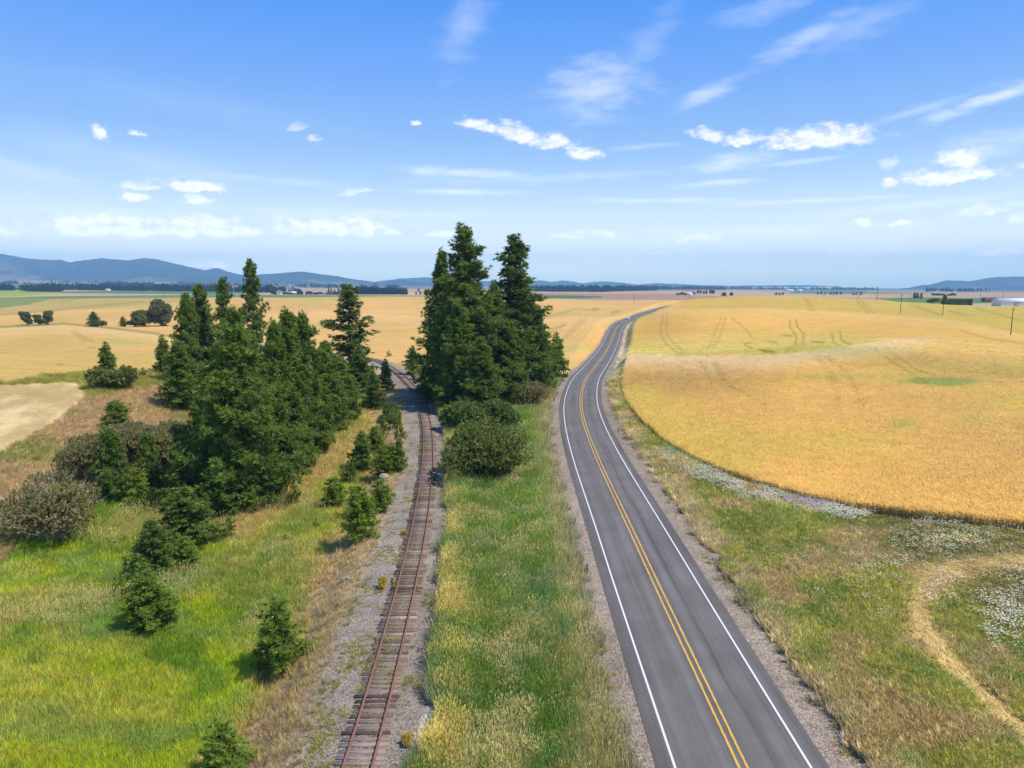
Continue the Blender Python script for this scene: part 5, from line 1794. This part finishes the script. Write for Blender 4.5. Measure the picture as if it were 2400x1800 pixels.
scatter('golden_grass', x[k], y[k], vary(sc_col, .28, len(k)), fsc[k] * .85 * (.7 + .5 * rng.random(len(k))), T_seed, 'golden seeding grass along the right side of the railway', 'grass')
keep = (u < np.maximum(mk['hill'] * .8, np.maximum(mk['dry'] * .55 * (1 - mk['grav']), 0)) * (mk['wheat'] < .5))
k = np.where(keep)[0]
scatter('dry_grass', x[k], y[k], vary(c[k] * C(1.5, 1.55, 1.6), .28, len(k)), fsc[k] * (1 - .5 * sm(-14, -10, sl[k]) * (sl[k] < 0)) * (.6 + .8 * mk['n2'][k]) * (.7 + .5 * rng.random(len(k))), T_dry, 'dry straw coloured grass on the slope and along the track', 'grass')
keep = (u < mk['verge'] * (1 - .6 * mk['dry']) * (1 - mk['straw']) ** 2)
k = np.where(keep)[0]
low = 1 - .55 * sm(18, 24, mk['sr'][k])
scatter('weeds', x[k], y[k], vary(mixin(c[k] * C(2.0, 2.0, 1.9), len(k), .16, .2), .42, len(k)), fsc[k] * (.55 + .8 * mk['n1'][k]) * low * (.75 + .5 * rng.random(len(k))), T_weed + T_green[:2], 'olive weeds and grass right of the road', 'weeds')
k = np.where((u < .15 * sm(.3, .9, mk['grav']) * ((sl < -1.6) & (sl > -6) | (asr > 5.6)) * sm(.44, .6, mk['n2'])) & (r < 130))[0]
scatter('gravel_weeds', x[k], y[k], vary(np.tile(C(.5, .45, .13), (len(k), 1)), .35, len(k)), fsc[k] * .4 * (.5 + .8 * rng.random(len(k))), T_weed, 'small yellow green weeds growing in the gravel', 'weeds')
# straw windrow
k = np.where(u < mk['straw'])[0]
x2, y2, r2 = sample(70000, 38, 90, 22, 50)
c2, m2 = cover(x2, y2)
k = np.where((m2['straw'] > .45))[0]
scatter('straw_windrow', x2[k], y2[k], vary(np.tile(C(.96, .68, .30), (len(k), 1)), .5, len(k)), .7 + .6 * rng.random(len(k)), T_straw, 'curving swath of loose cut straw at the lower right', 'straw', sq=.5)
# ripe wheat
x3, y3, r3 = sample(350000, 52, 300, 5, 52)
c3, m3 = cover(x3, y3)
k = np.where((m3['wheat'] > .5) & (rng.random(len(x3)) > .85 * m3['tram']) & (rng.random(len(x3)) < 1 - .8 * sm(230, 298, r3)))[0]
scatter('wheat', x3[k], y3[k], vary(np.minimum(c3[k] * C(1.54, 1.75, 2.0), .95), .16, len(k)), (.95 + r3[k] / 260) * (.85 + .3 * rng.random(len(k))), T_wheat, 'ripe golden wheat standing in the right hand field', 'wheat', sq=(1 - .8 * sm(190, 296, r3[k])) / (.95 + r3[k] / 260))
# daisies
def ell(m, cx, cy_, rx, ry):
    return np.exp(-(((m['px'] - cx) / rx) ** 2 + ((m['py'] - cy_) / ry) ** 2))


x4, y4, r4 = sample(120000, 40, 130, 4, 44)
c4, m4 = cover(x4, y4)
strip_w = sm(30, 12, np.abs(dline(m4['px'], m4['py'], [(1570, 1062), (1640, 1102), (1750, 1147), (1880, 1182), (2010, 1200)]) - 2)) * sm(.25, .5, m4['n2'])
spread_w = np.maximum.reduce([.10 * ell(m4, 2260, 1255, 130, 35), .30 * ell(m4, 2240, 1272, 80, 16), .08 * ell(m4, 2390, 1400, 60, 60), .18 * ell(m4, 2360, 1440, 60, 50), .03 * ell(m4, 2150, 1330, 250, 90), .2 * ell(m4, 1930, 1180, 70, 12)])
k = np.where((rng.random(len(x4)) < np.maximum(strip_w * .46, spread_w) * (m4['verge'] > .4)))[0]
lil = (ell(m4, 1890, 1178, 60, 18)[k] > .4) | (ell(m4, 2010, 1305, 50, 20)[k] > .4)
fc = np.where(lil[:, None], C(.52, .47, .52), np.where((ell(m4, 2240, 1272, 80, 20)[k] > .5)[:, None], C(.68, .62, .34), C(.64, .62, .47)))
scatter('white_flowers', x4[k], y4[k], vary(fc, .1, len(k)), (.8 + .5 * rng.random(len(k))) * (1 + r4[k] / 250), T_flow, 'white flowers along the foot of the wheat field', 'flowers')

# ------------------------------------------------------------------ the air
def haze():
    m, T = new_mat('haze_air')
    v = T.node('ShaderNodeVolumePrincipled', {'Color': (.36, .68, 1.0, 1), 'Density': 1.05e-4, 'Anisotropy': .0})
    T.l.new(v.outputs[0], T.out.inputs['Volume'])
    b = Buf()
    b.box((0, 0, 330), (32600, 32600, 760))
    o = obj('haze', b.build('haze', m))
    tag(o, kind='stuff')


haze()
